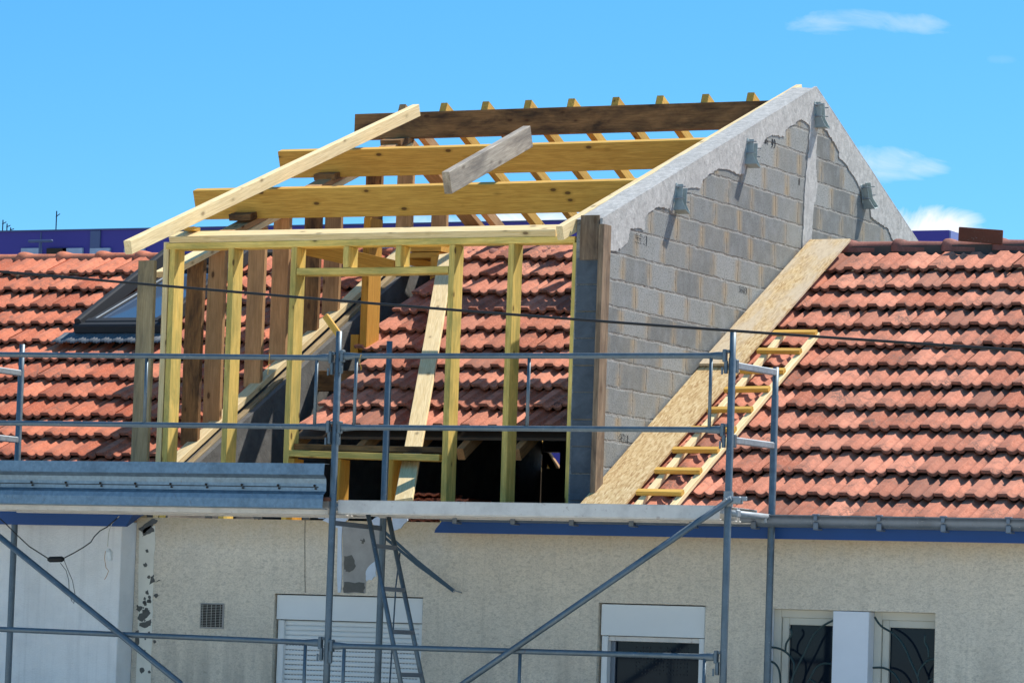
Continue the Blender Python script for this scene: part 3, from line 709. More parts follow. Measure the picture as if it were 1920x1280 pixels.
# cement coping along both slopes
def yzp(px, py, x=WX1+.012): p = on(px, py, 0, x); return (p.y, p.z)
def z3(L): return [yzp(1000+x/2.5946, 150+y/2.5946) for x, y in L]
low = z3([(412, 832), (440, 812), (462, 790), (475, 722), (505, 722), (545, 728), (548, 668), (575, 640), (612, 616), (650, 622), (684, 640), (690, 560), (740, 530), (820, 522), (828, 490), (858, 460), (905, 430), (950, 438), (1000, 456), (1030, 460), (1045, 400), (1062, 380), (1110, 330),
          (1135, 285), (1160, 270), (1185, 268), (1225, 278), (1232, 240), (1262, 222), (1300, 192), (1325, 200), (1348, 222), (1345, 330), (1332, 440), (1322, 560), (1318, 700), (1312, 815)])
rear = z3([(1355, 800), (1362, 700), (1368, 610), (1380, 560), (1388, 505), (1380, 470), (1378, 400), (1388, 225), (1412, 222), (1440, 262), (1470, 310), (1492, 352), (1490, 375), (1520, 405), (1558, 462), (1580, 500), (1600, 545), (1640, 600), (1648, 668), (1690, 700), (1728, 722), (1748, 770)])
outline = low + rear + [(7.8, 4.25), (7.8, 4.66)]
top = [(3.88, 6.295), (-.01, 4.815), (-.01, 4.62)]
P = []
allp = outline+[(3.88, 6.295), (-.012, 4.815)]+[(-.012, low[0][1]-.02)]
nlow = len(low)+len(rear)
for i, a in enumerate(allp):
    b_ = allp[(i+1) % len(allp)]; n = 7 if i < nlow-1 and i != len(low)-1 else 1
    for k in range(n):
        t = k/n; j = .008 if (n > 1 and k) else 0
        P.append((a[0]+(b_[0]-a[0])*t+random.uniform(-j, j), a[1]+(b_[1]-a[1])*t+random.uniform(-j, j)))
bm = bmesh.new(); f = bm.faces.new([bm.verts.new((WX1+.007, y, z)) for y, z in P])
r = bmesh.ops.extrude_face_region(bm, geom=[f]); bmesh.ops.translate(bm, vec=(-.02, 0, 0), verts=[v for v in r['geom'] if isinstance(v, bmesh.types.BMVert)])
bmesh.ops.triangulate(bm, faces=[f for f in bm.faces if len(f.verts) > 4]); bmesh.ops.recalc_face_normals(bm, faces=bm.faces)
mk('cement_render', bm, M['render'], None, gab)
# coping skin over the top of the wall
def sheet_along(name, pts, x0, x1, th, mat, parent, amp=.004):
    bm = bmesh.new(); n = 40; rows = []
    L = []
    for a, b_ in zip(pts, pts[1:]):
        for k in range(n): t = k/n; L.append((a[0]+(b_[0]-a[0])*t, a[1]+(b_[1]-a[1])*t))
    L.append(pts[-1])
    for (y, z) in L:
        r = []
        for i in range(5):
            x = x0+(x1-x0)*i/4; r.append(bm.verts.new((x, y, z+th+amp*mnoise.noise(Vector((x*9, y*5, z*5)))*2)))
        rows.append(r)
    for a, b_ in zip(rows, rows[1:]):
        for k in range(4): bm.faces.new((a[k], a[k+1], b_[k+1], b_[k]))
    return mk(name, bm, M[mat], None, parent, False)
sheet_along('cement_coping', [(-.012, 4.795), (3.88, 6.272), (7.8, 4.632)], WX0-.004, WX1+.0078, .014, 'render', gab)
# hangers bolted to the outer face (joist hangers with their seat and bolts)
def hanger(y, z, tilt, nm='joist_hanger'):
    h = bpy.data.objects.new(nm, None); COL.objects.link(h); h.parent = gab
    mw = Matrix.Translation((WX1+.007, y, z)) @ Euler((tilt, 0, 0)).to_matrix().to_4x4(); WM[h.name] = mw; h.matrix_local = WM[gab.name].inverted() @ mw
    bm = bmesh.new()
    boxbm(.004, .03, .15, .0008, bm, (.003, -.054, .02)); boxbm(.004, .03, .15, .0008, bm, (.003, .054, .02))      # wall flanges
    for s in (-1, 1):                                                                                         # cheeks, flared at the foot
        vs = [(.0, s*.038, .095), (.045, s*.038, .095), (.055, s*.038, -.03), (.098, s*.040, -.105), (0, s*.038, -.105)]
        a = [bm.verts.new(v) for v in vs]; b_ = [bm.verts.new((v[0], v[1]+s*.003, v[2])) for v in vs]
        bm.faces.new(a); bm.faces.new(b_[::-1])
        for k in range(5): bm.faces.new((a[k], b_[k], b_[(k+1) % 5], a[(k+1) % 5]))
    boxbm(.098, .082, .004, .0008, bm, (.049, 0, -.107))
    bmesh.ops.recalc_face_normals(bm, faces=bm.faces)
    o = mk('hanger_plate', bm, M['hanger'], mw, h)
    for (yy, zz) in ((-.054, .07), (.054, .06), (-.054, -.02), (.054, -.01)):
        bm = bmesh.new(); tubebm([(0, yy, zz), (.075, yy, zz)], .0045, 8, bm); tubebm([(.004, yy, zz), (.014, yy, zz)], .011, 6, bm)
        mk('bolt', bm, M['galv_light'], mw, h)
for (px, py, t) in ((1272, 372, R(-16)), (1405, 287, R(-16)), (1533, 215, 0), (1622, 366, R(16))):
    y, z = yzp(px, py); hanger(y, z, t)
# formwork boards at the front corner
board('formwork_board', (.585, -.016, 4.52), (.585, -.016, 4.835), .142, .022, 'wood_reclaimed', (0, -1, 0), gab)
board('formwork_board', (.718, -.06, 2.75), (.722, -.06, 4.76), .04, .13, 'wood_reclaimed', (0, -1, 0), gab, warp=0)
wmulti('pier_face', [(WX0+.012+random.uniform(-.003, .003), WX1-.008, -.010+random.uniform(-.003, .003), .01, 2.64+.19*k, 2.64+.19*k+.182) for k in range(10)], 'pier', gab, .003)  # thin block slab carrying the painted shade of the wall end
# small hole in a block
y, z = yzp(1501, 341)
bm = bmesh.new(); tubebm([(WX1-.02, y, z), (WX1+.0015, y, z)], .02, 9, bm, squash=[(1.6, .7), (1.6, .7)]); mk('block_hole', bm, M['dark_void'], None, gab)
# factory stamps: reversed CE mark and illegible ink marks
def stamp_ce(px, py):
    y, z = yzp(px, py); bm = bmesh.new(); xx = WX1+.0025
    def arc(cy, cz, r, a0, a1):
        pts = [(xx, cy+r*math.cos(a0+(a1-a0)*k/10)*.8, cz+r*math.sin(a0+(a1-a0)*k/10)) for k in range(11)]; tubebm(pts, .0042, 5, bm)
    arc(y+.045, z, .032, R(-80), R(80)); arc(y-.0, z, .032, R(-80), R(80)); tubebm([(xx, y+.0, z), (xx, y+.024, z)], .0042, 5, bm)
    return mk('ce_stamp', bm, M['inkblack'], None, gab)
stamp_ce(1449, 268)
def stamp_marks(px, py, s=1.0):
    y, z = yzp(px, py); bm = bmesh.new(); xx = WX1+.002
    for k in range(80):
        u = random.uniform(-.075, .075)*s; v = random.choice((-.024, -.010, .004, .018, .03))*s+random.uniform(-.004, .004)
        a = random.uniform(0, 3.14); l = random.uniform(.002, .005)
        tubebm([(xx, y+u, z+v), (xx, y+u+l*math.cos(a), z+v+l*math.sin(a))], .0017, 4, bm)
    pts = [(xx, y+.085*s+.012*math.cos(a), z+.034*s*math.sin(a)) for a in [R(-70+14*k) for k in range(11)]]; tubebm(pts, .0022, 4, bm)
    return mk('ink_stamp', bm, M['inkblack'], None, gab)
stamp_marks(1203, 449, 1.15); stamp_marks(1394, 544, .8); stamp_marks(1170, 822, .9); stamp_marks(1437, 266, .5)

# ================================================================== FRONT TIMBER FRAME
ff = empty('front_timber_frame', (-1.2, .07, 2.7), 'open front wall frame of greenish yellow studs standing on the facade behind the scaffold', 'timber frame')
def X0(px, py, y=0): return on(px, py, 1, y).x
def stud(px, py, zt, zb=2.66, mat='wood_green', w_=.045, d=.145, name='stud', y0=0.0, lean=0):
    x = X0(px, py)+w_/2
    return board(name, (x, y0+d/2, zb), (x+lean, y0+d/2, zt), d, w_, mat, (1, 0, 0), ff)
ZT = 4.645
for (px, py) in ((318, 475), (428, 475), (546, 470), (842.5, 462), (953.5, 458)): stud(px, py, ZT)
stud(306, 475, 4.70, mat='wood_cream'); stud(1074, 456, ZT); stud(1088, 500, 4.60, mat='wood_brown', y0=.02)
zc = on(700, 507, 1, 0).z
board('window_head', (X0(556, 510), .07, zc), (X0(840, 508), .07, zc-.0), .14, .05, 'wood_green', parent=ff)
for (px, py) in ((643.5, 480), (741.6, 480)): stud(px, py, ZT, zc+.025)
zs = on(680, 853, 1, 0).z
board('window_sill', (X0(538, 853), .07, zs+.012), (X0(823, 855), .07, zs-.012), .14, .047, 'wood_green', parent=ff)
board('sill_packer', (X0(540, 840), .12, zs+.062), (X0(823, 840), .12, zs+.046), .10, .045, 'wood_dark', parent=ff)
for (px, py, m) in ((540, 870, 'wood_orange'), (627, 880, 'wood_orange'), (725, 880, 'wood_orange')): stud(px, py, zs-.03, mat=m, w_=.05)
board('top_plate', (X0(312, 457), .07, 4.668), (.46, .07, 4.668), .145, .046, 'wood_green', parent=ff)
hx0 = X0(318, 445)
board('eaves_plate', (hx0, .066, 4.742), (.31, .066, 4.742), .150, .05, 'wood_cream', (0, -math.sin(R(21)), math.cos(R(21))), ff, warp=0)
board('eaves_block', (X0(338, 432), .10, 4.805), (X0(356, 432), .10, 4.805), .1, .03, 'wood_yellow', parent=ff)

# ================================================================== LEFT SIDE FRAME (stepping up the slope)
sf = empty('side_timber_frame', (-3.0, 4, 2.8), 'row of brown reused studs rising along the left edge of the opened roof', 'timber frame')
ztop = lambda y: 4.455+math.tan(R(21.0))*y if y < 3.9 else 4.455+math.tan(R(21.0))*3.9-math.tan(R(23))*(y-3.9)
zsole = lambda y: zr(y)+.03 if y < 4 else zr(8-y)+.03
cols = ['wood_dark', 'wood_brown', 'wood_brown', 'wood_brown', 'wood_dark', 'wood_brown', 'wood_dark', 'wood_brown', 'wood_brown', 'wood_brown', 'wood_brown', 'wood_brown']
for i, (px, yp) in enumerate(((347, 600), (387, 600), (461, 600), (506, 600), (567, 520), (605, 520), (683, 402), (743, 402), (809, 405), (868, 408))):
    # solve Y where the stud's left edge (x=-3.06) is seen at px
    y = on(px, yp, 0, -3.06).y; y = max(.05, y)
    zt = ztop(y)-.05; zb = max(zsole(y), 2.7)
    board('stud', (-2.988, y+.023, zb), (-2.988, y+.023, zt), .145, .045, cols[i], (0, 1, 0), sf)
board('corner_board', (-3.03, -.03, 2.66), (-3.03, -.03, 4.56), .14, .04, 'wood_post', (0, 1, 0), sf)
def rake_board(nm, y0, y1, off, w_, h, mat, x=-2.988):
    return board(nm, (x, y0, ztop(y0)+off), (x, y1, ztop(y1)+off), w_, h, mat, (0, 0, 1), sf)
rake_board('top_plate', .12, 3.9, -.03, .145, .045, 'wood_pale'); rake_board('top_plate', 1.0, 3.9, .022, .14, .045, 'wood_brown', -2.995)
board('top_plate', (-2.988, 3.9, ztop(3.9)), (-2.988, 6.2, ztop(6.2)), .145, .05, 'wood_brown', parent=sf)
board('sole_plate', (-2.95, .05, zsole(.05)+.0), (-2.95, 3.98, zsole(3.98)+.0), .10, .045, 'wood_pale', parent=sf)
board('sole_plate', (-2.87, .05, zsole(.05)-.075), (-2.87, 3.98, zsole(3.98)-.075), .05, .06, 'wood_post', parent=sf)
for (px, py) in ((458, 405), (616, 330), (740, 266)):
    p = on(px, py, 0, -2.99)
    board('packing_block', (-3.09, p.y, p.z), (-2.90, p.y, p.z), .13, .05, 'wood_dark', (0, -.3, 1), sf)

# ================================================================== PURLINS, RIDGE BEAM, RAFTERS
def purlin(name, y, ztopm, h, w_, tilt, mat, label, x0, x1=.475):
    up = Vector((0, -math.sin(tilt), math.cos(tilt))); c0 = Vector((x0, y, ztopm)) - up*h/2 + Vector((0, w_/2, 0))
    o = board(name, c0, c0+Vector((x1-x0, 0, 0)), w_, h, mat, up, warp=.006); tag(o, label, 'beam', 'horizontal roof beams of the new timber roof'); return o
T21 = R(21)
purlin('ridge_beam', 3.85, 6.19, .215, .075, 0, 'wood_dark', 'dark stained ridge beam, highest of the horizontal roof beams', -3.45)
purlin('purlin', 2.56, 5.725, .222, .075, T21, 'wood_yellow', 'yellow purlin with brown streaks, between the dark ridge beam and the lowest purlin', -3.44)
purlin('purlin', 1.26, 5.255, .232, .075, T21, 'wood_yellow', 'bright yellow knotty purlin, lowest of the horizontal roof beams', -3.44)
words = ['nearest the concrete gable', 'second from the concrete gable', 'third from the concrete gable', 'fourth from the concrete gable', 'fifth from the concrete gable', 'sixth from the concrete gable', 'seventh from the concrete gable', 'eighth from the concrete gable', 'farthest from the concrete gable']
for k, (px, py) in enumerate(((1411, 186), (1326, 190), (1241, 193), (1158, 197), (1075, 200), (994, 204), (914, 208), (836, 212), (758, 218))):
    x = on(px, py, 1, 3.93).x; y0, z0 = 3.88, 6.225; m = 'wood_brown' if k in (8,) else ('wood_yellow' if k % 3 else 'wood_orange')
    dy = 4.45
    o = board('rear_rafter', (x, y0, z0), (x, y0+dy, z0-math.tan(R(22.6))*dy), .06, .09, 'wood_yellow' if k != 8 else 'wood_brown', (0, 0, 1)); tag(o, 'rear rafter with its stub end above the ridge beam, '+words[k], 'rafter', 'rafters running down the rear slope')
# long pale rafter on the left and the sunlit rafter on the gable
XL = -2.70
a, b_ = on(240, 464, 0, XL), on(781, 207, 0, XL)
o = board('long_rafter', a, b_, .06, .10, 'wood_pale', (0, 0, 1), warp=.002); tag(o, 'long pale new rafter slanting across the purlins at the left end of the roof', 'rafter')
# its lower end and the beam run past the eaves plate
XR = .445
a, b_ = on(1050, 437, 0, XR), on(1499, 170, 0, XR)
o = board('gable_rafter', a, b_, .05, .10, 'wood_pale', (0, 0, 1), warp=.001); tag(o, 'yellow sunlit rafter lying against the inside top of the block gable', 'rafter')
a, b_ = on(838, 343, 0, -.78), on(990, 256, 0, -.78)
o = board('short_board', a, b_, .062, .165, 'wood_grey', (0, 0, 1), warp=0); tag(o, 'short weathered grey board lying loose across two purlins', 'board')
a, b_ = onroof(757, 938, 3.01), onroof(838, 478, 3.01)
o = board('leaning_board', a, b_, .13, .03, 'wood_pale', (0, -SR, CR), warp=.004); tag(o, 'long pale plank leaning through the window opening of the stud frame', 'board')
# glued post and loose timbers behind the opening
po = empty('glued_post', (-2.35, 2.25, 4.0), 'thick orange glued timber post beside the cut edge of the old roof', 'post')
board('post', (-2.40, 2.30, 4.08), (-2.40, 2.30, 5.12), .06, .21, 'wood_orange', (0, 1, 0), po, warp=0)
board('foot_block', (-2.48, 2.24, 4.05), (-2.48, 2.24, 4.2), .07, .07, 'wood_orange', (0, 1, 0), po, warp=0)
A = on(345, 440, 1, 2.0); 
o = board('loose_beam', on(560, 461, 1, 2.05), on(742, 503, 1, 2.05), .09, .12, 'wood_orange', warp=0); tag(o, 'yellow orange beam lying aslant on top of the glued post', 'beam')
o = board('loose_board', on(770, 489, 1, 3.7), on(822, 502, 1, 3.7), .10, .07, 'wood_orange', warp=0); tag(o, 'short yellow offcut under the stacked boards near the ridge', 'board')
st = on(808, 468, 1, 3.6)
for k in range(3):
    o = board('stacked_board', (st.x-.17+.02*k, st.y, st.z-.055+k*.052), (st.x+.13+.015*(k % 2), st.y, st.z-.055+k*.052), .2, .045, 'wood_yellow', warp=0)
    tag(o, ['lowest', 'middle', 'topmost'][k]+' short yellow board of the stack behind the frame near the ridge', 'board', 'short boards stacked near the ridge')
o = board('stack_post', (st.x+.11, st.y-.1, st.z-.35), (st.x+.11, st.y-.1, st.z-.07), .09, .05, 'wood_yellow', (0, 1, 0), warp=0); tag(o, 'short yellow prop under the stack of boards near the ridge', 'post')
# scraps of timber seen through the attic gap
for (pa, pb, m, nm) in (((985, 820), (1040, 905), 'wood_pale', 'pale'), ((1000, 815), (1060, 905), 'wood_brown', 'grey brown'), ((1012, 830), (1050, 900), 'wood_yellow', 'bright yellow')):
    o = board('rear_prop', on(pa[0], pa[1], 1, 7.0), on(pb[0], pb[1], 1, 7.0), .08, .05, m, (0, 1, 0), warp=0); tag(o, nm+' slanting prop seen through the small gap at the back of the attic', 'prop', 'slanting props behind the attic')
# stacked tiles in the attic
for k, (px, py, n, wd) in enumerate(((790, 936, 7, .34), (850, 936, 6, .3))):
    p = on(px, py, 1, .9); bm = bmesh.new(); tl = bm.verts.layers.float.new('tint'); dl = bm.verts.layers.float.new('dirt_shade')
    for i in range(n):
        dx = random.uniform(-.012, .012); zz = 2.66+i*.038; N = 14; rows = []
        for yy in (0, .38):
            for s in (0, .014):
                rows.append([bm.verts.new((p.x-wd/2+dx+wd*j/N, .85+yy, zz+s+.008*math.cos(j*1.8))) for j in range(N+1)])
        a0, a1, b0, b1 = rows
        for j in range(N):
            bm.faces.new((a0[j], a0[j+1], a1[j+1], a1[j])); bm.faces.new((a1[j], a1[j+1], b1[j+1], b1[j])); bm.faces.new((b0[j+1], b0[j], b1[j], b1[j+1])); bm.faces.new((a0[j+1], a0[j], b0[j], b0[j+1]))
        for v in bm.verts: v[tl] = .5
    bmesh.ops.recalc_face_normals(bm, faces=bm.faces)
    o = mk('tile_stack', bm, M['tile_left']); tag(o, ('taller' if k == 0 else 'lower, darker')+' stack of red roof tiles on the attic floor', 'tile stack', 'stacks of roof tiles in the attic')

# ================================================================== BOARDS AND LADDER ON THE RIGHT ROOF
UPN = Vector((0, -SR, CR))
def rp(x, y, h): return Vector((x, y-h*SR, 2.845+TP*y+h*CR))
def osbboard(nm, xa, xb, y0, y1, h0, h1, mat, label):
    o = board(nm, rp((xa+xb)/2, y0, h0), rp((xa+xb)/2, y1, h1), xb-xa, .02, mat, UPN, warp=0, bev=.001); tag(o, label, 'board', 'strand boards laid up the roof')
jy = onroof(1330, 697).y
osbboard('strand_board', .695, 1.035, -.42, jy+.1, .078, .082, 'osb', 'clean golden strand board on the tiles, lower of the two beside the gable')
osbboard('strand_board', .70, 1.04, jy-.05, 3.83, .112, .095, 'osb_grey', 'weathered greyish strand board reaching the ridge beside the gable')
lad = empty('roof_ladder', (1.28, 1.0, 3.5), 'pale home-made wooden ladder lying on the red tiles beside the strand board', 'ladder')
lx0, lx1 = 1.155, 1.425
for x in (lx0, lx1): board('stile', rp(x, -.42, .10), rp(x, 2.24, .10), .05, .035, 'wood_pale', UPN, lad, warp=.004)
for i, (xa, ya, xb, yb) in enumerate(((1455, 614, 1535, 612), (1424, 648, 1505, 646), (1400, 684, 1475, 683), (1362, 719, 1442, 719), (1334, 756, 1413, 757), (1295, 792, 1375, 795), (1262, 831, 1346, 833), (1228, 869, 1314, 872), (1194, 909, 1281, 912))):
    pa, pb = onroof(xa, ya, 3.01), onroof(xb, yb, 3.01); yy = (pa.y+pb.y)/2
    board('rung', rp(lx0-.055, yy, .135)+Vector((0, 0, random.uniform(-.003, .003))), rp(lx1+.02, yy+random.uniform(-.01, .01), .135), .05, .032, 'wood_yellow', UPN, lad, warp=0)
# loose flat tile piece on the ridge
pl = on(1842, 448, 1, 3.9); bm = boxbm(.36, .11, .022, .004); o = mk('loose_slab', bm, M['rust'], Matrix.Translation((pl.x, 3.86, 5.085)) @ Euler((R(100), R(5), 0)).to_matrix().to_4x4()); tag(o, 'loose flat dark brown slab propped upright on the ridge at the right', 'slab')

# ================================================================== SCAFFOLD
sc = empty('scaffold', (-.8, -.75, 0), 'galvanised steel tube scaffold with guardrails along the whole facade', 'scaffold')
YO, YI = -1.1, -.4
XO = {'l': -3.82, 'm': -.80, 'r': 2.17}
XI = {'l': -3.86, 'm': -.775, 'r': 2.19}
def standard(x, y, ztop_, name='standard', r=.0242):
    s = tube(name, [(x, y, 0), (x, y, 1.72), (x, y, ztop_-.19), (x, y, ztop_-.185), (x, y, ztop_)], r, 'galv', sc, 16, radii=[r, r, r, r*.86, r*.86]); return s
standard(XO['m'], YO, 3.93); standard(XO['r'], YO, 3.925); standard(XO['l'], YO, 3.93)
standard(XI['m'], YI, 3.92); standard(XI['r'], YI, 3.73); standard(XI['l'], YI, 3.91)
def rail(z0, z1, x0, x1, y=YO-.03, spindles=(), z_low=None, name='guardrail'):
    x0 += .04; x1 -= .04; g = bpy.data.objects.new(name, None)
    pts = [(x0, y, z0), (x0+.05, y, z0), (x0+.13, y, z0), (x1-.13, y, z1), (x1-.05, y, z1), (x1, y, z1)]
    rr = [.026, .026, .019, .019, .026, .026]; sq = [(1, .35), (1, .35), (1, 1), (1, 1), (1, .35), (1, .35)]
    return tube(name, pts, .019, 'galv', sc, 12, radii=rr, squash=sq)
def clamp_(x, z, s):
    bm = bmesh.new(); boxbm(.022, .045, .085, .004, bm, (x+s*.045, YO-.02, z)); boxbm(.02, .03, .085, .003, bm, (x+s*.036, YO-.02, z-.075)); boxbm(.012, .012, .05, .002, bm, (x+s*.052, YO-.045, z-.10))
    boxbm(.03, .05, .02, .003, bm, (x+s*.03, YO, z+.03)); mk('coupler', bm, M['galv'], None, sc)
for (zl, zm, zr2, zm2) in ((3.775, 3.745, 3.75, 3.755), (3.28, 3.265, 3.26, 3.262), (1.80, 1.775, 1.765, 1.758)):
    rail(zl, zm, XO['l'], XO['m']); rail(zm2, zr2, XO['m'], XO['r'])
    clamp_(XO['m'], zm, -1); clamp_(XO['m'], zm2, 1); clamp_(XO['r'], zr2, -1)
def spindle(px, za, zb): 
    x = on(px, 735, 1, YO).x if za > 2 else on(px, 1250, 1, YO).x
    tube('spindle', [(x, YO-.03, za), (x, YO-.03, zb)], .0125, 'galv', sc, 8)
for px in (277, 596, 670, 994, 1335): spindle(px, 3.262, 3.757)
for px in (575, 648, 978, 1324): spindle(px, 1.25, 1.77)
rail(1.27, 1.27, XO['m'], XO['r']); rail(1.27, 1.27, XO['l'], XO['m'])
# end guardrails and transoms across the width
for (zo, zi) in ((3.69, 3.695), (3.195, 3.2)):
    board('end_rail', (XO['r']+.01, YO+.05, zo), (XI['r']-.0, YI-.01, zi), .03, .045, 'galv_light', parent=sc, warp=0, bev=.006)
    bm = boxbm(.03, .04, .09, .005, None, (XO['r']+.012, YO+.035, zo-.005)); mk('coupler', bm, M['galv'], None, sc)
    board('end_rail', (XO['l']+.01, YO+.05, zo), (XI['l'], YI-.01, zi), .03, .045, 'galv_light', parent=sc, warp=0, bev=.006)
for k in ('l', 'm', 'r'):
    tube('transom', [(XO[k], YO+.02, 2.715), (XI[k], YI-.02, 2.715)], .022, 'galv_light', sc)
    tube('transom', [(XO[k], YO+.02, .74), (XI[k], YI-.02, .74)], .022, 'galv_light', sc)
bm = bmesh.new(); boxbm(.02, .06, .05, .006, bm, (XO['r']+.02, YO+.12, 2.715)); boxbm(.03, .03, .06, .006, bm, (XO['r']+.02, YI-.13, 2.70)); mk('deck_hook', bm, M['galv_light'], None, sc)
# platforms (box section edge, hollow underside with ribs)
def platform(x0, x1, ztop_, zbot, mat, lab):
    bm = bmesh.new(); 
    for (ya, yb) in ((-1.075, -.77), (-.745, -.44)):
        boxbm(x1-x0, yb-ya, .004, 0, bm, ((x0+x1)/2, (ya+yb)/2, ztop_-.004))
        for y in (ya+.004, yb-.004): boxbm(x1-x0, .008, ztop_-zbot-.012, .002, bm, ((x0+x1)/2, y, (ztop_+zbot)/2+.003))
        for y in (ya+.02, yb-.02): boxbm(x1-x0, .03, .01, .002, bm, ((x0+x1)/2, y, zbot+.006))
        n = 9
        for i in range(n): xx = x0+.05+(x1-x0-.1)*i/(n-1); boxbm(.03, yb-ya-.02, .04, .003, bm, (xx, (ya+yb)/2, ztop_-.03))
    return mk('platform', bm, M[mat], None, sc)
platform(-.775, 2.10, 2.765, 2.665, 'alu', ''); platform(-3.9+.1, -.85, 2.762, 2.66, 'alu', '')
platform(-.775, 2.10, .80, .70, 'alu', ''); platform(-3.8, -.85, .80, .70, 'alu', '')
# diagonal braces
def brace(pa, pb, y=YO-.06):
    a, b_ = on(*pa, 1, y), on(*pb, 1, y); d = (b_-a); b_ = a+d*1.9
    tube('diagonal_brace', [a, b_], .0215, 'galv', sc, 14); return a
a = brace((1372, 934), (870, 1280)); a2 = brace((-60, 958), (338, 1280))
bm = bmesh.new(); boxbm(.10, .06, .05, .008, bm, (a.x+.01, YO-.03, a.z-.01)); boxbm(.05, .02, .03, .004, bm, (a.x+.07, YO-.03, a.z)); tubebm([(a.x-.03, YO-.10, a.z-.01), (a.x-.03, YO, a.z-.01)], .009, 8, bm); tubebm([(XO['r'], YO, a.z-.05), (XO['r'], YO, a.z+.05)], .032, 12, bm)
mk('swivel_coupler', bm, M['galv_light'], None, sc)
bm = boxbm(.14, .05, .028, .005, None, (XO['m']-.075, YO-.02, on(590, 935, 1, YO).z-.0)); mk('rusty_clamp', bm, M['rust'], None, sc)
# stack of steel planks standing on edge on the left bay
sp = empty('steel_plank', (-2.5, -1.12, 2.77), 'long galvanised steel deck plank standing on its edge on the left scaffold bay', 'plank')
def extr(name, prof, x0, x1, mat, parent, skew=0):
    bm = bmesh.new(); a = [bm.verts.new((x0, y, z)) for y, z in prof]; b_ = [bm.verts.new((x1, y, z)) for y, z in prof]
    for k in range(len(prof)-1): bm.faces.new((a[k], b_[k], b_[k+1], a[k+1]))
    o = mk(name, bm, M[mat], None, parent); md = o.modifiers.new('thickness', 'SOLIDIFY'); md.thickness = .003; return o
zt_ = on(300, 866, 1, -1.16).z
pf = [(-1.10, zt_+.0), (-1.165, zt_), (-1.170, zt_-.075), (-1.135, zt_-.10), (-1.130, zt_-.135), (-1.13, zt_-.19), (-1.165, zt_-.215), (-1.17, zt_-.245), (-1.175, zt_-.305), (-1.10, zt_-.31)]
extr('plank_sheet', pf, -4.9, -.84, 'steel_plank', sp)
for i in range(14):
    x = -4.7+i*.29
    bm = bmesh.new(); tubebm([(x, -1.131, zt_-.150), (x, -1.145, zt_-.150)], .007, 6, bm); tubebm([(x+.01, -1.131, zt_-.172), (x+.01, -1.145, zt_-.172)], .007, 6, bm); mk('rivet', bm, M['dark_void'], None, sp)
tube('seam', [(-4.9, -1.1335, zt_-.160), (-.9, -1.1335, zt_-.160)], .003, 'dark_void', sp, 6)
# access ladder hanging inside the scaffold
al = empty('access_ladder', (-.1, -.8, 0), 'narrow blue-grey steel ladder hanging under the platform edge', 'ladder')
s1a, s1b = on(687.7, 950, 1, -.95), on(751.5, 1280, 1, -.95); s2a, s2b = on(725, 950, 1, -.60), on(793, 1280, 1, -.60)
s1c = s1a+(s1b-s1a)*1.55; s2c = s2a+(s2b-s2a)*1.55
tube('stile', [s1a, s1c], .0165, 'galv', al); tube('stile', [s2a, s2c], .0165, 'galv', al)
for i in range(6):
    zz = on(703+16*0, 1023, 1, -.95).z - i*.293
    ta = (s1a.z-zz)/(s1a.z-s1c.z); tb = (s2a.z-zz-.0)/(s2a.z-s2c.z)
    if ta < 1: board('rung', s1a+(s1c-s1a)*ta, s2a+(s2c-s2a)*tb, .03, .03, 'zinc', (0, 0, 1), al, warp=0)
# flat tie strap from the standard to an eye bolt in the facade
ts = empty('tie_strap', (-.6, -.4, 2.5), 'blue-grey flat tie strap slanting from the scaffold to an eye bolt in the facade', 'strap')
pA, pB, pC = on(628, 980, 1, YO+.02), on(716, 990, 1, YI), on(850, 1106, 1, -.06)
board('strap_bar', pA, pB, .012, .034, 'zinc', (0, 0, 1), ts, warp=0)
board('strap_band', pB+Vector((0, -.02, 0)), pC, .004, .022, 'strap', (0, 0, 1), ts, bev=.0008, warp=.01)
board('strap_band', pB+Vector((.01, .02, -.06)), pC+Vector((0, .0, -.005)), .004, .02, 'strap', (0, 0, 1), ts, bev=.0008, warp=.02)
pe = on(868, 1112, 1, 0); bm = bmesh.new(); tubebm([pe+Vector((0, .02, 0)), pC+Vector((.005, 0, 0))], .005, 8, bm); tubebm([pC+Vector((.012*math.cos(a), 0, .012*math.sin(a))) for a in [R(30*k) for k in range(13)]], .004, 6, bm); mk('eye_bolt', bm, M['galv_light'], None, ts, True)
tube('drop_cord', [on(750, 1035, 1, -.5), on(742, 1100, 1, -.5), on(736, 1200, 1, -.5), on(730, 1290, 1, -.5)], .006, 'strap', ts, 6)

# ================================================================== CABLES, WIRES, TWINE
pts = []
for k in range(31):
    px = -40+k*67; py = 509+ (px/1920)*(657-509) + 6.5*math.sin(math.pi*min(1, max(0, px/1920)))*1.0
    pts.append(on(px, py, 1, -3.0))
a = pts[0]+(pts[0]-pts[1])*20; b_ = pts[-1]+(pts[-1]-pts[-2])*20
o = tube('overhead_cable', [a]+pts+[b_], .0085, 'black_rubber', None, 8); tag(o, 'thin black overhead cable crossing the whole picture in front of the frame', 'cable')
jc = empty('hanging_cable', on(103, 1049, 1, -.6), 'black cable with a small junction box hanging by the pale wall at left', 'cable')
def cw(L, y=-.6): return [on(x/2.909, 840+yy/2.909, 1, y) for x, yy in L]
tube('wire', cw([(-60, 330), (30, 410), (90, 470), (160, 535), (262, 600)]), .0045, 'black_rubber', jc, 6)
tube('wire', cw([(345, 600), (400, 572), (455, 540), (495, 512), (515, 480), (545, 450), (585, 428), (640, 380)]), .0045, 'black_rubber', jc, 6)
tube('wire', cw([(330, 625), (360, 665), (375, 720), (378, 790), (390, 830), (402, 845), (410, 800), (395, 720), (365, 650), (350, 610)]), .0025, 'black_rubber', jc, 6)
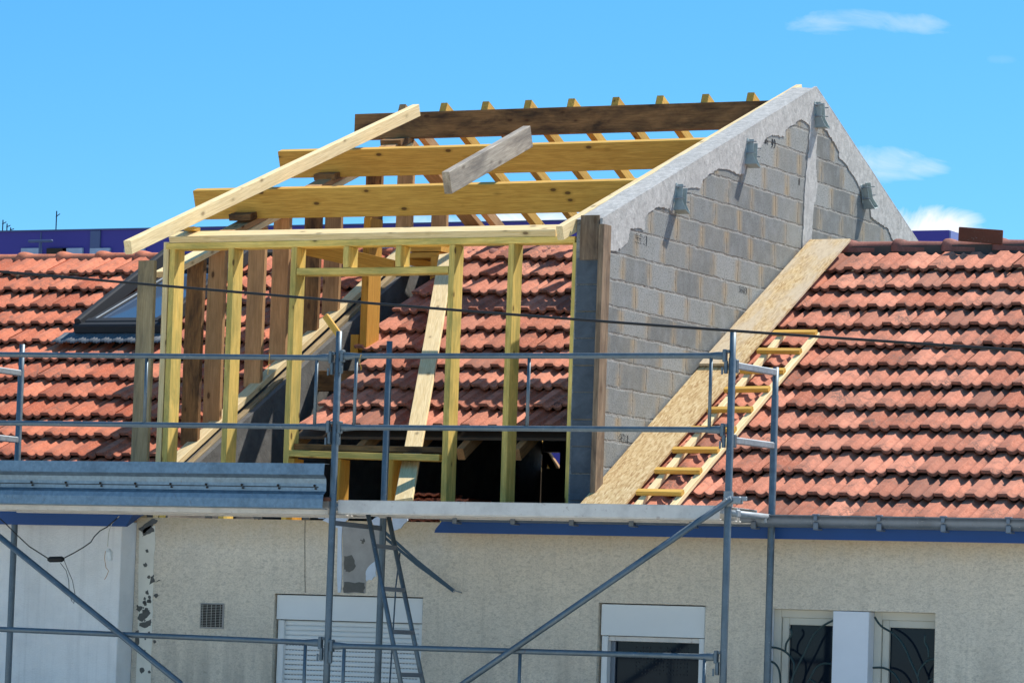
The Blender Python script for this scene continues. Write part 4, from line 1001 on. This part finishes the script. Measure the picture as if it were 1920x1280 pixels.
p0, p1 = cw([(262, 606)])[0], cw([(348, 604)])[0]
bm = tubebm([p0, p0+(p1-p0)*.12, p0+(p1-p0)*.88, p1], .02, 10, None, [.012, .021, .021, .012]); mk('junction_box', bm, M['black_rubber'], None, jc, True)
hb = empty('hanging_socket', cw([(597, 560)])[0], 'small pale lamp socket dangling on a bare wire from the blue eaves', 'lamp socket')
tube('wire', cw([(650, 370), (610, 410), (595, 450), (590, 490), (587, 535)], -.5), .003, 'cream_frame', hb, 6)
q0, q1 = cw([(592, 548), (603, 612)], -.5); bm = tubebm([q0, q0+(q1-q0)*.3, q1], .016, 8, None, [.014, .026, .016]); mk('socket', bm, M['white_pvc'], None, hb)
tube('wire', cw([(575, 560), (570, 600), (578, 650), (592, 668), (582, 695), (570, 715)], -.5), .0025, 'wood_brown', hb, 6)
# little twine knots on the rails and a tag
for nm, L, lab in (('twine', [(505, 662), (505, 672), (503, 690), (502, 702)], 'frayed straw twine tied on the upper guardrail left of the central post'), ('twine', [(677, 664), (674, 676), (677, 688), (677, 694)], 'yellow green twine tied on the upper guardrail beside the central post')):
    o = tube(nm, [on(x, y, 1, YO-.052) for x, y in L], .0025, 'wood_yellow', None, 5); tag(o, lab, 'twine')
o = board('timber_scrap', on(610, 592, 1, .05), on(636, 628, 1, .05), .045, .03, 'wood_yellow', (0, 1, 0), warp=0); tag(o, 'small yellow offcut sticking up behind the central scaffold post', 'offcut')

# ================================================================== FAR PURPLE BUILDING
pb = empty('purple_building', (-30, 60, 0), 'long deep purple block far behind the roofs, only its top storey showing', 'building')
zt = 11.95
bm = boxbm(70, 12, 12, 0); 
xr = on(1779, 440, 1, 60).x
bm2 = bmesh.new(); xs = -27.0; zr_ = 11.585; boxbm(50, 4, zt, 0, bm2, (xs-25, 62, zt/2)); boxbm(xr-xs, 4, zr_, 0, bm2, ((xs+xr)/2+.001, 62, zr_/2)); mk('wall', bm2, M['purple'], Matrix.Translation((0, 0, 0)), pb)
zt2 = on(1740, 432, 1, 60).z
wbox('parapet', xs-50, xs+.05, 59.95, 64.1, zt, zt+.03, 'purple_dark', pb, 0)
for px in (42, 90, 120, 171, 235, 640, 690):
    x = on(px, 470, 1, 60).x; z = on(px, 466, 1, 60).z
    f = wbox('window', x, x+.58, 59.93, 60.2, z-1.0, z, 'pale_blind' if px != 90 else 'dark_void', pb, 0)
for px in (171,): 
    x = on(px, 450, 1, 60).x; wbox('panel', x, x+.28, 59.95, 60.1, 2, zt-.02, 'purple_dark', pb, 0)
x = on(562, 460, 1, 60).x; wbox('side_block', x, x+5, 59.4, 59.9, 8, on(700, 462, 1, 59.4).z, 'purple_light', pb, 0)
x = xr+.01; wbox('end_wall', xr+.0, xr+.04, 60.02, 63.9, 2, zr_-.02, 'purple_light', pb, 0)
xw = xs-45
while xw < xr-2:
    zz = zt if xw < xs else zr_
    for r_ in range(1, 4):
        wbox('window', xw, xw+.58, 59.93, 60.2, zz-r_*2.9-1.0, zz-r_*2.9, 'pale_blind' if random.random() < .6 else 'dark_void', pb, 0)
    xw += 1.9
for k in range(12): wbox('panel_joint', xs-46+k*5, xs-45.97+k*5, 59.985, 60.1, 1, (zt if k < 9 else zr_)-.03, 'purple_dark', pb, 0)
for (px, h) in ((5, .55), (13, .45), (20, .35), (105, .75)):
    p = on(px, 430, 1, 62); bm = bmesh.new(); tubebm([(p.x, 62, zt), (p.x, 62, zt+h)], .016, 5, bm); tubebm([(p.x-.02, 62, zt+h*.8), (p.x+.1, 62, zt+h*.9)], .012, 5, bm); mk('antenna', bm, M['dark_void'], None, pb)
p = on(76, 452, 1, 59.5); bm = bmesh.new(); tubebm([(p.x, 59.5, 8), (p.x, 59.5, p.z)], .045, 6, bm); boxbm(.7, .10, .07, .02, bm, (p.x, 59.5, p.z)); mk('lamp_bracket', bm, M['purple_dark'], None, pb)
